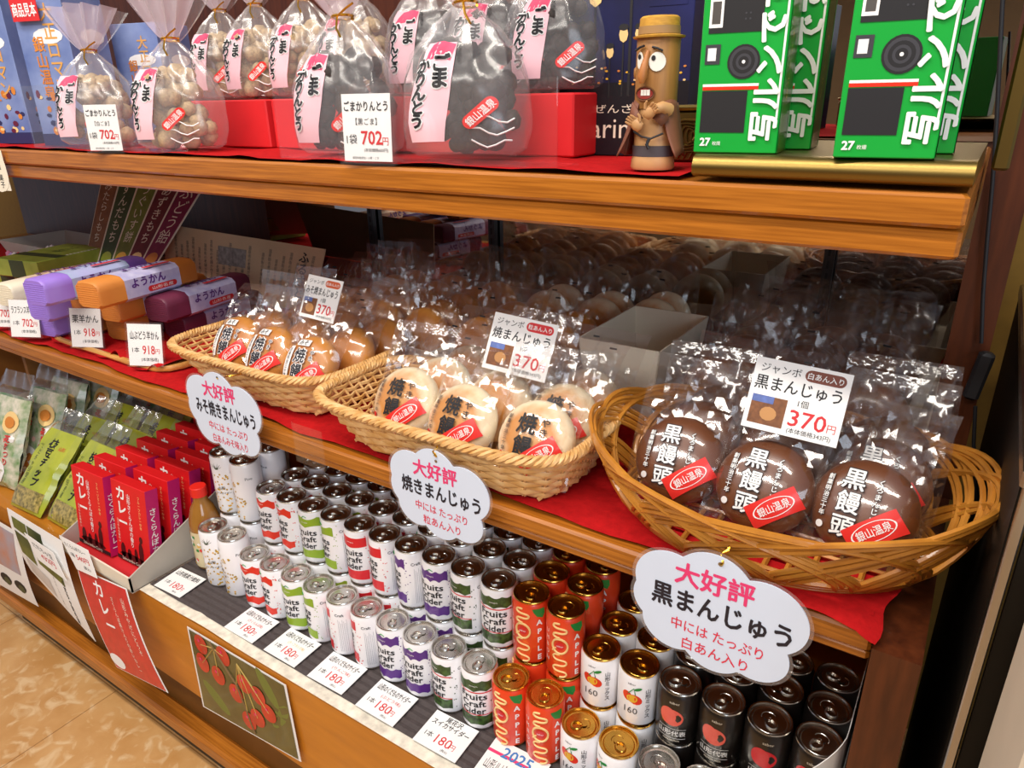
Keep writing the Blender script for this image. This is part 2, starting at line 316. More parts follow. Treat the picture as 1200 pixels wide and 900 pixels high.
CR, P = .0256, .05224
HC = {'s': .1012, 't': .118, 'm': .0805}
def cyl(r, lift=.0003, top=0):                       # a = arc length to the right of -Y, b = height
    return lambda a, b, l=0: ((r+lift+l)*math.sin(a/r), -(r+lift+l)*math.cos(a/r), b)
def band(mb, m, a0, a1, z0, z1, w0=0, w1=0, f=9, l=0, r=CR, ph=0):
    fn = cyl(r); n = 26
    def g(u, v):
        a = a0+(a1-a0)*u; lo = z0+w0*abs(math.sin(a*f/r*.5+ph)); hi = z1-w1*abs(math.sin(a*f/r*.5+1+ph)); return fn(a, lo+(hi-lo)*v, l)
    mb.grid(g, n, 1, m)
def can_body(kind):
    def go():
        h = HC[SIZE[kind]]; m = MB(); base = {'unbon': CANR, 'peach': CANK, 'blackapple': CANK}.get(kind, CANW); rim = GOLD if kind in ('unbon', 'mix') else SILVER
        m.lathe([(CR-.0045, .0008), (CR-.003, 0), (CR-.0012, .003), (CR-.0012, .0045)], rim, 32, cap1=False)
        m.lathe([(CR-.0012, .0045), (CR, .0075), (CR, h-.0085), (CR-.0022, h-.004)], base, 32, cap0=False, cap1=False)
        f = cyl(CR)
        if kind in ('cherry', 'pear', 'apple', 'grape', 'melon'):
            c = {'cherry': TOMATO, 'pear': GREEN, 'apple': APPLE, 'grape': GRAPE, 'melon': MELON}[kind]
            k = {'cherry': (.006, 7), 'pear': (.004, 5), 'apple': (.002, 3), 'grape': (.004, 12), 'melon': (.003, 9)}[kind]
            band(m, c, -.026, .026, h*.695, h*.89, k[0], k[0], k[1]); band(m, c, -.026, .026, h*.11, h*.295, k[0]*.7, k[0]*.7, k[1], ph=1)
            if kind == 'melon': m.rect(f, -.026, .026, h*.672, h*.69, APPLE, .0001, 12); m.rect(f, -.026, .026, h*.292, h*.305, APPLE, .0001, 12); 
            for i, t in enumerate(('Fruits', 'Craft', 'Cider')): m.text(t, BLACK, f, -.001, h*(.607-.122*i), w=(.031, .028, .0275)[i]*1.25, h=h*.10, bold=.02, l=.0002)
            m.text('yamagata', WHITE, f, 0, h*.79, w=.012, l=.0003)
            if kind in ('cherry', 'pear', 'grape'): m.tube([f(-.004, h*.875, .0003), f(0, h*.91, .0003), f(.005, h*.885, .0003)], .0007, LEAF, 4)
            r = random.Random(kind)
            for i in range(16): m.disc(f, r.uniform(.024, .034), h*r.uniform(.12, .92), r.uniform(.0006, .0013), r.uniform(.0006, .0013), c, 6)
            m.text('Craft', BLACK, f, .043, h*.80, w=.014, bold=.01)
            for i in range(7): m.rect(f, .040+i*.0022, .0404+i*.0022, h*.12, h*(.72-.03*(i % 3)), pm('can_small_print', '#8d8f98', .5), 0, 1)
            for a in (-.0395, .0395): pass
        elif kind == 'pine':
            r = random.Random(3)
            for i in range(70):
                a, b = r.uniform(-.026, .034), r.uniform(.06, .70)*h
                m.disc(f, a, b, .0021, .0021, OLIVEK if i % 3 else YEL, 4)
            for i in range(7): g = PI/2+(i-3)*.38; m.poly([f(.002*math.sin(g+1.57), h*.78, .0002), f(-.002*math.sin(g+1.57), h*.78, .0002), f(  .012*math.cos(g), h*.78+.014*math.sin(g), .0002)], PINEG)
            m.text('山形', BLACK, f, .004, h*.47, w=.013, bold=.012, l=.0003); m.text('パインサイダー', BLACK, f, .004, h*.38, w=.031, bold=.012, l=.0003)
            m.text('Pine', DARKG, f, .045, h*.75, w=.012)
        elif kind == 'unbon':
            for q, (b0, b1, n_) in enumerate(((.07, .43, 2.0), (.69, .91, 1.5))):
                m.tube([f(-.006+.0088*math.sin(2*PI*n_*i/40+q*PI), h*(b0+(b1-b0)*(i/40-.88*math.sin(4*PI*n_*i/40)/(4*PI*n_))), .0004) for i in range(41)], .0013, BEIGE, 5, flat=1)
            m.tube([f(-.006+.0100*math.cos(2*PI*i/24), h*.56+.0115*math.sin(2*PI*i/24), .0004) for i in range(24)], .0014, BEIGE, 5, closed=True)
            m.tube([f(-.016+.001*i, h*(.47+.012*i), .0004) for i in range(6)], .0012, BEIGE, 5)
            m.disc(f, -.006, h*.56, .0062, .0062, APPLE, 14, l=.0004); m.text('sabor', WHITE, f, -.006, h*.56, w=.009, l=.0006)
            m.text('APPLE', WHITE, f, .0165, h*.42, h=h*.64, vert=True, bold=.03, ls=1.2, l=.0002)
            m.poly([f(.007, h*.915, .0003), f(.015, h*.915, .0003), f(.0235, h*.915, .0003), f(.0245, h*.83, .0003), f(.021, h*.765, .0003), f(.013, h*.80, .0003), f(.009, h*.86, .0003)], LEAF)
            m.text('UMBON', WHITE, f, -.026, h*.5, h=h*.5, vert=True, ls=1.3)
        elif kind == 'mix':
            m.disc(f, -.007, h*.60, .0065, .0075, TOMATO, 14, rot=.5); m.disc(f, .003, h*.565, .009, .007, TOMATO, 14, l=.0001, rot=-.5); m.disc(f, -.001, h*.575, .007, .0058, YEL, 14, l=.0002)
            m.tube([f(-.006, h*.66, .0003), f(.001, h*.78, .0003), f(.003, h*.66, .0003)], .0006, LEAF, 4); m.disc(f, .006, h*.775, .005, .0022, LEAF, 10, rot=.4, l=.0003)
            m.text('160', DARKG, f, -.002, h*.34, w=.017, l=.0002); m.text('山形ミックス', DARKG, f, .0185, h*.50, h=h*.56, vert=True, ls=1.0, l=.0002, bold=.01)
            m.text('sabor', DARKG, f, -.002, h*.85, w=.010)
        elif kind in ('peach', 'blackapple'):
            c = PEACH if kind == 'peach' else APPLE
            m.disc(f, -.002, h*.56, .0135, .0125, c, 18, l=.0001); m.disc(f, -.007, h*.58, .010, .0125, c, 16, l=.0002)
            m.text('山形代表', WHITE, f, -.001, h*.27, w=.033, bold=.015, l=.0002); m.rect(f, -.018, .016, h*.345, h*.352, WHITE, 0, 8); m.rect(f, -.018, .016, h*.17, h*.177, WHITE, 0, 8)
            m.text('sabor', CREAM, f, 0, h*.84, w=.012); m.text('PEACH 100%' if kind == 'peach' else 'APPLE 100%', CREAM, f, -.001, h*.13, w=.02)
        return m
    return go
def can_lid(kind):
    def go():
        h = HC[SIZE[kind]]; rim = GOLD if kind in ('unbon', 'mix') else SILVER
        return MB().lathe([(CR-.0022, h-.004), (CR-.0010, h-.0012), (CR-.0016, h), (CR-.0030, h-.0003), (CR-.0042, h-.0045), (CR-.0062, h-.005), (CR-.0075, h-.0036), (.001, h-.0036)], rim, 32, cap0=False)
    return go
def can_tab(kind):
    def go():
        h = HC[SIZE[kind]]-.0030; rim = GOLD if kind in ('unbon', 'mix') else SILVER; m = MB()
        ring = [(.0056*math.cos(t), -.006+.0068*math.sin(t), h+.0004) for t in [2*PI*i/14 for i in range(14)]]
        m.tube(ring, .0014, rim, 5, closed=True); m.disc(lambda a, b, l: (a, b, h+.0010), 0, .0036, .0054, .0048, rim, 12)
        m.lathe([(.002, 0), (.002, .0014), (.001, .002)], rim, 10, c=(0, .001, h)); m.tube([(.0075*math.cos(t), .0055+.0065*math.sin(t), h-.0004) for t in [PI*i/10 for i in range(11)]], .0004, rim, 4)
        return m
    return go
SIZE = {k: 's' for k in ('cherry', 'pear', 'apple', 'grape', 'melon', 'unbon')}; SIZE.update(pine='t', mix='m', peach='m', blackapple='m')
DESC = {'cherry': 'white cider can with orange red cherry bands', 'pear': 'white cider can with green pear bands', 'apple': 'white cider can with bright red apple bands',
        'grape': 'white cider can with purple grape bands', 'melon': 'white cider can with dark green watermelon bands', 'unbon': 'red can with looping cream lettering', 'pine': 'tall white pineapple cider can',
        'mix': 'short white juice can with cherry and pear picture', 'peach': 'short black juice can with pink peach picture', 'blackapple': 'short black juice can with red apple picture'}
def can(kind, x, y, z, rz, tz, where):
    t = thing('drink_can', DESC[kind]+', '+where, 'can', (x, y, z), (0, 0, rz), DESC[kind].replace('can', 'cans', 1))
    part('can_body', ('cb', kind), can_body(kind), t); ld = part('can_lid', ('cl', SIZE[kind], kind in ('unbon', 'mix')), can_lid(kind), t, rot=(0,0,tz-rz), smooth=40)
    part('pull_tab', ('ct', SIZE[kind], kind in ('unbon', 'mix')), can_tab(kind), ld, smooth=40)
SEQ = ['cherry']*2+['pear']*2+['apple']*2+['grape']*2+['melon']*2+['unbon']*2+['mix']*2+['peach']*2+['blackapple']*2
ROT = [-4, 24, -6, 34, 66, 60, 0, -4, 16, -16, -12, -30, 4, 30, -6, -6, -6, 4]      # how far each label is turned
ROT2 = [0, 18, -8, 28, -4, 32, 44, -6, 16, -16, -18, -26, -4, -8, -8, -4, -14, 0]
YR = [.096, .148, .2005, .253]
side = lambda i: 'left of pair' if i % 2 == 0 else 'right of pair'
for i, k in enumerate(SEQ):
    h = HC[SIZE[k]]; x = i*P
    can(k, x, YR[0], .004, -math.radians(ROT[i]), R.uniform(-1, 1), 'front row, '+side(i))
    can(k, x, YR[1], .004, -math.radians(ROT[(i+3) % 18]), R.uniform(-1, 1), 'lower second row, '+side(i))
    can(k, x, YR[1], .004+h+.0004, -math.radians(ROT2[i]), R.uniform(-1.5, 1.5), 'upper second row, '+side(i))
    for r in (2, 3):
        can(k, x, YR[r], .004+h+.0004, -math.radians(R.uniform(0, 90)), R.uniform(-2, 2), ('third row, ' if r == 2 else 'back row, ')+side(i))
for i, (x, x2) in enumerate(((-.110, -.125), (-.0565, -.069))):
    can('pine', x, .096, .004, -math.radians(-20+50*i), .5-i, 'front row, '+side(i))
    can('pine', x2, .152, .004, -math.radians(5+55*i), R.uniform(-1, 1), 'lower second row, '+side(i))
    can('pine', x2, .152, .1224, -math.radians(-16+56*i), R.uniform(-1, 1), 'upper second row, '+side(i))
can('pine', -.069, .206, .1224, -1.4, .4, 'third row, behind the upper ones')
RS = MB(); RS.box(-.10, .60, .178, .282, .004, .105, GREYCARD); RS.box(.605, .91, .178, .282, .004, .0843, GREYCARD)
RS.box(-.10, -.04, .178, .24, .105, .122, GREYCARD)
solid('cardboard_riser', RS, 'grey cardboard riser step under the rear rows of drink cans', 'riser')
# folded white card between the cans and the side panel
c = MB()
for k in (0, 1):
    fn = lambda u, v, d=0, k=k: (.9150+.0022*k+d-(.034-.016*k)*max(0, 1-u*3.2)**1.6, .004-.02*k+.27*u, .004+(.246-.05*k-.015*u)*v)
    c.grid(lambda u, v: fn(u, v, .0004), 24, 3, WHITE); c.grid(lambda u, v: fn(1-u, v, -.0004), 24, 3, WHITE)
    c.grid(lambda u, v: fn(u, 1, .0004-.0008*v), 24, 1, WHITE); c.grid(lambda u, v: fn(0, v, .0004-.0008*u), 1, 3, WHITE)
solid('folded_card', c, 'folded white card standing between the cans and the dark side panel', 'card', smooth=0)
sg = MB(); f = plane((.87, .285, .205), (1,0,0), (0,0,1)); sg.box(.80, .915, .285, .287, .1, .24, BLACK); sg.text('100% JUICE', WHITE, f, 0, .012, w=.07)

def flat_card(x, y, rz, lines, label, w=.072, d=.056):
    t = thing('price_card', label, 'price card', (x, y, .0062), (math.radians(2.5), 0, rz), 'price cards on the ridged mat')
    def go():
        m = MB().box(-w/2, w/2, -d/2, d/2, 0, .0008, WHITE); f = plane((0, 0, .0008), (1,0,0), (0,1,0), .0002)
        m.text(lines[0], BLACK, f, 0, d*.30, w=w*.84, h=d*(.20 if '\n' not in lines[0] else .34), bold=.015)
        if lines[1]: m.text(lines[1], lines[2], f, .004, d*.07, w=w*.5, h=d*.12)
        m.text('1本', BLACK, f, -w*.30, -d*.16, h=d*.16); m.text('180', REDINK, f, w*.05, -d*.18, h=d*.25); m.text('円', REDINK, f, w*.27, -d*.22, h=d*.15); m.text('(税込)', BLACK, f, w*.18, -d*.40, h=d*.08)
        return m
    part('card', None, go, t, smooth=0)
N = '山形のくだものサイダー'
flat_card(-.167, .046, .05, ('山形桃果汁飲料', '', RED), 'white 180 yen price card lying in front of the pineapple cans')
flat_card(.038, .043, .0, (N, '(さくらんぼ味)', REDINK), 'white 180 yen price card lying in front of the cherry cider cans')
flat_card(.137, .044, 0, (N, '(ラ・フランス味)', YEL), 'white 180 yen price card with yellow line, in front of the pear cider cans')
flat_card(.238, .044, .02, (N, '(りんご味)', REDINK), 'white 180 yen price card lying in front of the apple cider cans')
flat_card(.341, .042, 0, (N, '(ぶどう味)', REDINK), 'white 180 yen price card lying in front of the grape cider cans')
flat_card(.449, .042, .02, ('尾花沢\nスイカサイダー', '', RED), 'white 180 yen price card lying in front of the watermelon cider cans')
t = thing('price_card', 'white price card with blue 2025 on a red band, in front of the red cans', 'price card', (.553, .043, .0062), (.04, 0, .03), 'price cards on the ridged mat')
def go():
    m = MB().box(-.042, .042, -.034, .034, 0, .0008, WHITE); f = plane((0,0,.0008), (1,0,0), (0,1,0), .0002)
    m.rect(f, -.042, .042, .012, .0165, PINK); m.text('2025', pm('blue_ink', '#3f7fc0', .6), f, 0, .019, h=.016, bold=.015, l=.0002); m.text('山形ルビーアップル', BLACK, f, 0, -.004, w=.07, h=.016); m.text('1本  180円', REDINK, f, 0, -.023, w=.05); return m
part('card', None, go, t, smooth=0)

# ------------------------------------------------------------------ middle shelf: baskets
def sup(t, hx, hy, e=4.5):
    c, s = math.cos(t), math.sin(t); k = (abs(c)**e+abs(s)**e)**(-1/e); return hx*k*c, hy*k*s
def rect_basket(x0, x1, y0, y1, bx0, bx1, by0, by1, h, label, nm=9):
    cx, cy = (bx0+bx1)/2, (by0+by1)/2; t = thing('wicker_basket', label, 'basket', (cx, cy, ZM+.002))
    N = 44; rx, ry = (x1-x0)/2, (y1-y0)/2; ox, oy = (x0+x1)/2-cx, (y0+y1)/2-cy; qx, qy = (bx1-bx0)/2, (by1-by0)/2
    def pt(a, k, out=0):
        X, Y = sup(a, qx+(rx-qx)*k+out, qy+(ry-qy)*k+out); return (X+ox*k, Y+oy*k, .004+(h-.004)*k)
    w = MB()
    for j in range(nm):
        k = (j+.5)/nm*.92; pts = []
        for i in range(N*2):
            a = 2*PI*i/(N*2); o = (.0030 if (i//2+j) % 2 else -.0024) if i % 2 == 0 else 0
            x, y, z = pt(a, k, o); pts.append((x, y, z+R.uniform(-.0006, .0006)))
        w.tube(pts, h/nm*.43, WICKER, 5, closed=True, flat=.5)
    part('weave', None, lambda: w, t, smooth=50)
    s = MB()
    for i in range(N): a = 2*PI*i/N; s.tube([pt(a, 0), pt(a, .5), pt(a, .98)], .0017, WICKER, 5)
    part('stakes', None, lambda: s, t)
    r = MB(); M = 260; f = 34
    for q in range(4):
        pts = []
        for i in range(M):
            a = 2*PI*i/M; g = f*a+q*PI/2; x, y, z = pt(a, 1, .0045*math.cos(g)); pts.append((x, y, z+.0040*math.sin(g)))
        r.tube(pts, .0030, WICKER, 5, closed=True)
    part('braided_rim', None, lambda: r, t, smooth=50)
    b = MB(); b.add([pt(2*PI*i/40, .0)[:2]+(.005,) for i in range(40)], [tuple(range(40))], WICKER)
    for i in range(14): u = -1+2*(i+.5)/14; b.tube([(u*qx*.98, -qy*.92, .0055), (u*qx*.98, qy*.92, .0055)], .003, WICKER, 4)
    part('base', None, lambda: b, t)
    return t
rect_basket(-.150, .212, .082, .300, -.085, .188, .112, .275, .066, 'wicker basket with braided rim holding golden brown miso buns')
rect_basket(.224, .610, .052, .255, .272, .585, .082, .232, .066, 'wicker basket with braided rim holding white buns')
def willow_basket(cx, cy):
    t = thing('willow_basket', 'open willow cane basket of looped bundles holding dark brown buns', 'basket', (cx, cy, ZM+.002))
    RX, RY, BX, BY, H = .197, .152, .152, .110, .082
    def pt(a, k):                                                     # k: 0 base ring .. 1 rim
        e = k**.8; z = .006+H*(k**1.15)*(1+.12*math.cos(2*a)); return (math.cos(a)*(BX+(RX-BX)*e), math.sin(a)*(BY+(RY-BY)*e), z)
    w = MB(); n = 13
    for j in range(n):
        a0 = 2*PI*j/n
        for q in range(4):
            pts = []; span = 1.9
            for i in range(27):
                u = i/26; k = math.sin(PI*u)**.62*(1-.055*q); a = a0+span*(u-.5)+.05*q
                x, y, z = pt(a, max(.0, k)); d = 1+.012*((j+q) % 2); pts.append((x*d, y*d, z+.002*q*math.sin(PI*u)))
            w.tube(pts, .0029, CANE, 6)
    part('looped_canes', None, lambda: w, t, smooth=50)
    b = MB()
    for q in range(3): b.tube([(math.cos(2*PI*i/60)*(BX+.003*q), math.sin(2*PI*i/60)*(BY+.003*q), .004+.0045*q) for i in range(60)], .0032, CANE, 6, closed=True)
    part('base_ring', None, lambda: b, t, smooth=50)
    g = MB()
    for i in range(15): u = -1+2*(i+.5)/15; yy = BY*math.sqrt(1-u*u)*.99; g.tube([(u*BX, -yy, .006), (u*BX, yy, .006)], .0028, CANE, 5)
    for i in range(9): u = -1+2*(i+.5)/9; xx = BX*math.sqrt(1-u*u)*.99; g.tube([(-xx, u*BY, .009), (xx, u*BY, .009)], .0024, CANE, 5)
    part('base', None, lambda: g, t, smooth=50)
willow_basket(.796, .188)

# ------------------------------------------------------------------ bagged buns
BR, BT, BZ = .048, .021, .050
def bun_mat(name, base, spot, dark, amt):
    if name in MC: return MC[name]
    m = pm(name, base, .38, var=.05, scale=60, coat=.12); nt = m.node_tree; b = nt.nodes['Principled BSDF']; src = b.inputs['Base Color'].links[0].from_socket
    tc = nt.nodes.new('ShaderNodeTexCoord'); mp = nt.nodes.new('ShaderNodeMapping'); mp.inputs['Location'].default_value = (0, 0, -BZ); mp.inputs['Scale'].default_value = (1, .0, 1)
    nz = nt.nodes.new('ShaderNodeTexNoise'); nz.inputs['Scale'].default_value = 70; ad = nt.nodes.new('ShaderNodeMath'); ad.operation = 'MULTIPLY_ADD'; ad.inputs[1].default_value = .016
    ln = nt.nodes.new('ShaderNodeVectorMath'); ln.operation = 'LENGTH'; rp = nt.nodes.new('ShaderNodeValToRGB'); e = rp.color_ramp.elements
    e[0].position = .0; e[0].color = lin(dark); e[1].position = .036+.016; e[1].color = lin(base)
    e.new(.026+.01).color = lin(spot)
    nt.links.new(tc.outputs['Object'], mp.inputs[0]); nt.links.new(mp.outputs[0], ln.inputs[0]); nt.links.new(tc.outputs['Object'], nz.inputs[0])
    nt.links.new(nz.outputs[0], ad.inputs[0]); nt.links.new(ln.outputs['Value'], ad.inputs[2]); nt.links.new(ad.outputs[0], rp.inputs[0])
    mx = nt.nodes.new('ShaderNodeMix'); mx.data_type = 'RGBA'; mx.inputs[0].default_value = amt
    nt.links.new(src, mx.inputs[6]); nt.links.new(rp.outputs[0], mx.inputs[7]); nt.links.new(mx.outputs[2], b.inputs['Base Color']); return m
BUNM = {'white': bun_mat('white_bun', '#f2e2c0', '#cf8a3e', '#d9a05a', 1), 'miso': bun_mat('miso_bun', '#cc8a3c', '#b9712a', '#c88540', .8), 'black': bun_mat('black_bun', '#63361a', '#6f3d1a', '#7a4520', .8)}
NAMEB = {'white': 'white bun', 'miso': 'golden brown bun', 'black': 'dark brown bun'}
def bun_y(x, z):
    rho = math.hypot(x, z-BZ)/BR; return -(BT*(max(0, 1-min(1, rho)**2.6))**.5)
def bun_mesh(kind):
    def go():
        m = MB(); prof = []
        for i in range(13): a = -PI/2+PI*i/12; c, s = math.cos(a), math.sin(a); prof.append((max(.0004, BR*abs(c)**.62), BT*(1 if s > 0 else -1)*abs(s)**.9))
        m.lathe(prof, BUNM[kind], 32); m.v = [(x, -z, y+BZ) for x, y, z in m.v]; return m
    return go
def bag_mesh(seed, FILM=FILM):
    def go():
        r = random.Random(seed); w, h = .053, .162; m = MB(); nu, nv = 18, 22
        rays = [(r.uniform(0, 2*PI), r.uniform(.10, .28), r.uniform(.0015, .0048)) for _ in range(16)]
        creases = [(r.uniform(0, PI), r.uniform(-.05, .05), r.uniform(.004, .012), r.uniform(.0015, .0060)) for _ in range(14)]
        bend = r.uniform(-.6, 1.6); tw = r.uniform(-.25, .25); sway = r.uniform(-.12, .12)
        for s in (-1, 1):
            vs = []
            rr = random.Random(seed*7+s)
            for j in range(nv+1):
                for i in range(nu+1):
                    u, v = i/nu*2-1, j/nv
                    jx = rr.uniform(-.0007, .0007) if 0 < i < nu else 0; jz = rr.uniform(-.0007, .0007) if 0 < j < nv else 0
                    x = u*w*(1-.05*math.sin(v*5+seed))+jx; z = v*h+jz
                    dx, dz = x, z-BZ; rho = math.hypot(dx, dz)/BR; th = math.atan2(dz, dx)
                    core = BT*(max(0, 1-min(1, rho)**2.6))**.5
                    em = min(1, (1-abs(u))/.16, v/.07, (1-v)/.16) if v < .9 else min(1, (1-abs(u))/.2, (1-v)/.22)
                    o = max(core+.0022, (.0105*(1-min(1, (rho-.85)/.75)) if rho > .85 else 0))
                    for a, wd, am in rays:
                        d = abs((th-a+PI) % (2*PI)-PI)
                        if d < wd: o += am*(1-d/wd)*min(1, max(.10, (rho-.75)*2.2))
                    for a, c, wd, am in creases:
                        d = abs(dx*math.cos(a)+(dz-.03)*math.sin(a)-c)
                        if d < wd: o += am*(1-d/wd)*min(1, max(.06, (rho-.8)*2))
                    o = o*max(0, em)+.0002
                    f = max(0, z-BZ-BR*.8); sh = bend*f*f*4+tw*f*x*4+sway*f
                    if z > BZ: sh += rr.uniform(-.0003, .0003)*min(1, f*30)
                    vs.append((x+.06*f*sway, s*o+sh, z))
            fs = []
            for j in range(nv):
                for i in range(nu):
                    a = j*(nu+1)+i; b = a+1; c = a+nu+2; d = a+nu+1
                    fs += ([(a, b, c), (a, c, d)] if (i+j) % 2 else [(a, b, d), (b, c, d)])
            if s > 0: fs = [f[::-1] for f in fs]
            k = 4*nu; m.add(vs, fs[:-k], FILM); m.add(vs, fs[-k:], SEAL if FILM is not FILMS else FILMS)
        return m
    return go
bunfn = lambda a, b, l=0: Vector((a, bun_y(a, b)-.0036-l, b))
def bun_print(kind):
    def go():
        m = MB(); f = bunfn; o = -.010
        def vt(t, col, out, a, b, h, bo, bi):
            m.text(t, out, f, a, b, h=h, vert=True, bold=bo, ls=1.05, l=0); 
            if col: m.text(t, col, f, a, b, h=h*.985, vert=True, bold=bi, ls=1.05, l=.0005)
        if kind == 'black':
            vt('黒饅頭', WHITE, INK, o, BZ+.001, .066, .05, .018); vt('くろまんじゅう', WHITE, INK, .013, BZ+.006, .048, .08, .02); vt('創業明治三十年', WHITE, INK, -.031, BZ+.004, .042, .08, .02)
            m.disc(f, -.031, BZ-.025, .0035, .0035, WHITE, 12, l=.0004)
        else:
            p = WHITE if kind == 'miso' else None
            if kind == 'miso':
                m.grid(lambda u, v: f(-.036+.014*u, BZ-.026+.052*v), 3, 8, WHITE); m.grid(lambda u, v: f(-.020+.026*u, BZ+.0275+.010*v, .0002), 4, 2, WHITE)
                m.text('みそ', BLACK, f, -.007, BZ+.0325, h=.008, bold=.01, l=.0006); m.text('創業明治三十年', BLACK, f, -.029, BZ, h=.046, vert=True, l=.0006)
                vt('焼饅', INK, WHITE, -.005, BZ+.000, .046, .07, .02); vt('やき', INK, WHITE, .016, BZ+.014, .016, .08, .01)
            else:
                vt('焼饅', None, BLACK, -.005, BZ+.002, .050, .025, 0); vt('やき', None, BLACK, .017, BZ+.014, .022, .015, 0); vt('創業明治三十年', None, DARKG, -.031, BZ+.002, .044, .01, 0)
                m.disc(f, -.034, BZ-.024, .0035, .0035, APPLE, 10)
        return m
    return go
STK = pm('red_sticker', '#e0302a', .35, coat=.2)
def bun_sticker():
    m = MB(); c, q = math.cos(.72), math.sin(.72)
    def f(a, b, l=0):
        x, z = .017+a*c-b*q, BZ-.018+a*q+b*c; return Vector((x, bun_y(x, z)-.0050-l, z))
    m.grid(lambda u, v: f(-.026+.052*u, -.0115+.023*v), 8, 4, STK)
    n = 24; m.add(sum([[f(.021*math.cos(2*PI*i/n)*k, .0085*math.sin(2*PI*i/n)*k, .0003) for k in (1, .93)] for i in range(n)], []), [(2*i, 2*i+1, (2*i+3) % (2*n), (2*i+2) % (2*n)) for i in range(n)], WHITE)
    m.text('銀山温泉', WHITE, f, 0, 0, w=.032, h=.0085, bold=.01, l=.0004); return m
def code_mesh(k):
    def go():
        m = MB(); f = lambda a, b, l=0: Vector((a, -.004-l, b))
        m.rect(f, -.006+.02*k, .004+.02*k, .128, .1305, BLACK); m.rect(f, -.004-.012*k, .005-.012*k, .140, .1425, BLACK); return m
    return go
BN = [0]
def bagged_bun(kind, x, y, z, lean, yaw, label, group, printed=True, roll=0):
    BN[0] += 1; k = BN[0] % 5
    t = thing('bagged_bun', label, 'bun', (x, y, z), (-lean, roll, yaw), group)
    part('bun', ('bun', kind), bun_mesh(kind), t, smooth=60)
    st = 'stock' in group; bg = part('clear_bag', ('bag', k, st), bag_mesh(k+11, FILMS if st else FILM), t, smooth=14)
    if printed:
        part('bag_lettering', ('bpr', kind), bun_print(kind), bg); part('red_sticker', ('stk',), bun_sticker, bg)
    elif k % 2: part('date_code', ('code', k), code_mesh(k*.3), bg)
BZB = ZM+.0145
def row_of(kind, spots, group, where):
    for n, (x, y, lean, yaw, pr) in enumerate(spots): bagged_bun(kind, x, y, BZB, lean, yaw, where[n], group, pr, R.uniform(-.05, .05))
H = 'wrapped golden brown bun, '
row_of('miso', [(-.058, .146, .58, .05, 1), (.032, .138, .58, -.02, 1), (.130, .134, .58, .06, 1)], 'golden brown buns in the left basket',
       [H+'front left in left basket', H+'front middle in left basket', H+'front right in left basket'])
row_of('miso', [(-.050+.095*i, .200, .58, R.uniform(-.04, .04), 0) for i in range(3)], 'golden brown buns in the left basket', [H+o+' from left, second row of left basket' for o in ORD[:3]])
row_of('miso', [(-.035+.092*i, .258, .58, R.uniform(-.04, .04), 0) for i in range(3)], 'golden brown buns in the left basket', [H+o+' from left, back row of left basket' for o in ORD[:3]])
H = 'added white bun imitating mirror reflection, '
row_of('white', [(.342, .108, .58, .06, 1), (.437, .098, .58, -.03, 1), (.545, .101, .58, .04, 1)], 'white buns in the middle basket',
       [H+'front left in middle basket', H+'front middle in middle basket', H+'front right in middle basket'])
row_of('white', [(.350+.096*i, .162, .58, R.uniform(-.04, .04), i == 2) for i in range(3)], 'white buns in the middle basket', [H+o+' from left, second row of middle basket' for o in ORD[:3]])
row_of('white', [(.355+.094*i, .221, .58, R.uniform(-.05, .05), 0) for i in range(3)], 'white buns in the middle basket', [H+o+' from left, back row of middle basket' for o in ORD[:3]])
H = 'wrapped dark brown bun, '
row_of('black', [(.703, .142, .57, .10, 1), (.793, .132, .57, .0, 1), (.884, .138, .57, -.12, 1)], 'dark brown buns in the willow basket',
       [H+'front left in willow basket', H+'front middle in willow basket', H+'front right in willow basket'])
row_of('black', [(.702+.094*i, .197, .57, R.uniform(-.04, .04), i == 2) for i in range(3)], 'dark brown buns in the willow basket', [H+o+' from left, second row of willow basket' for o in ORD[:3]])
row_of('black', [(.708+.090*i, .256, .57, R.uniform(-.04, .04), 0) for i in range(3)], 'dark brown buns in the willow basket', [H+o+' from left, back row of willow basket' for o in ORD[:3]])
# stock behind the baskets, standing in shallow white cartons
def carton(x0, x1, y0, y1, z, h, label, m=CREAM, name='open_carton', fl=.012):
    def go():
        c = MB(); d = .002; cx, cy = (x0+x1)/2, (y0+y1)/2
        A = [(x0, y0), (x1, y0), (x1, y1), (x0, y1)]; B = [(x0-fl, y0-fl), (x1+fl, y0-fl), (x1+fl, y1+fl), (x0-fl, y1+fl)]
        for i in range(4):
            j = (i+1) % 4; a, b, p, q = A[i], A[j], B[j], B[i]
            n = Vector((b[1]-a[1], a[0]-b[0], 0)).normalized()*d
            o = [(a[0], a[1], z), (b[0], b[1], z), (p[0], p[1], z+h), (q[0], q[1], z+h)]; inn = [(v[0]-n.x, v[1]-n.y, v[2]) for v in o]
            c.add(o+inn, [(0,1,2,3), (7,6,5,4), (3,2,6,7), (0,3,7,4), (1,5,6,2)], m)
        c.box(x0+d, x1-d, y0+d, y1-d, z, z+d, m); return c
    return solid(name, go(), label, 'carton', smooth=0)
carton(-.085, .225, .335, .64, ZM+.004, .045, 'shallow cream carton of stock buns behind the left basket')
carton(.235, .45, .335, .64, ZM+.004, .045, 'shallow cream carton of stock buns behind the middle basket')
carton(.490, .590, .36, .53, ZM+.004, .105, 'empty cream carton standing behind the middle basket')
carton(.628, .908, .345, .64, ZM+.004, .045, 'shallow cream carton of stock buns behind the willow basket')
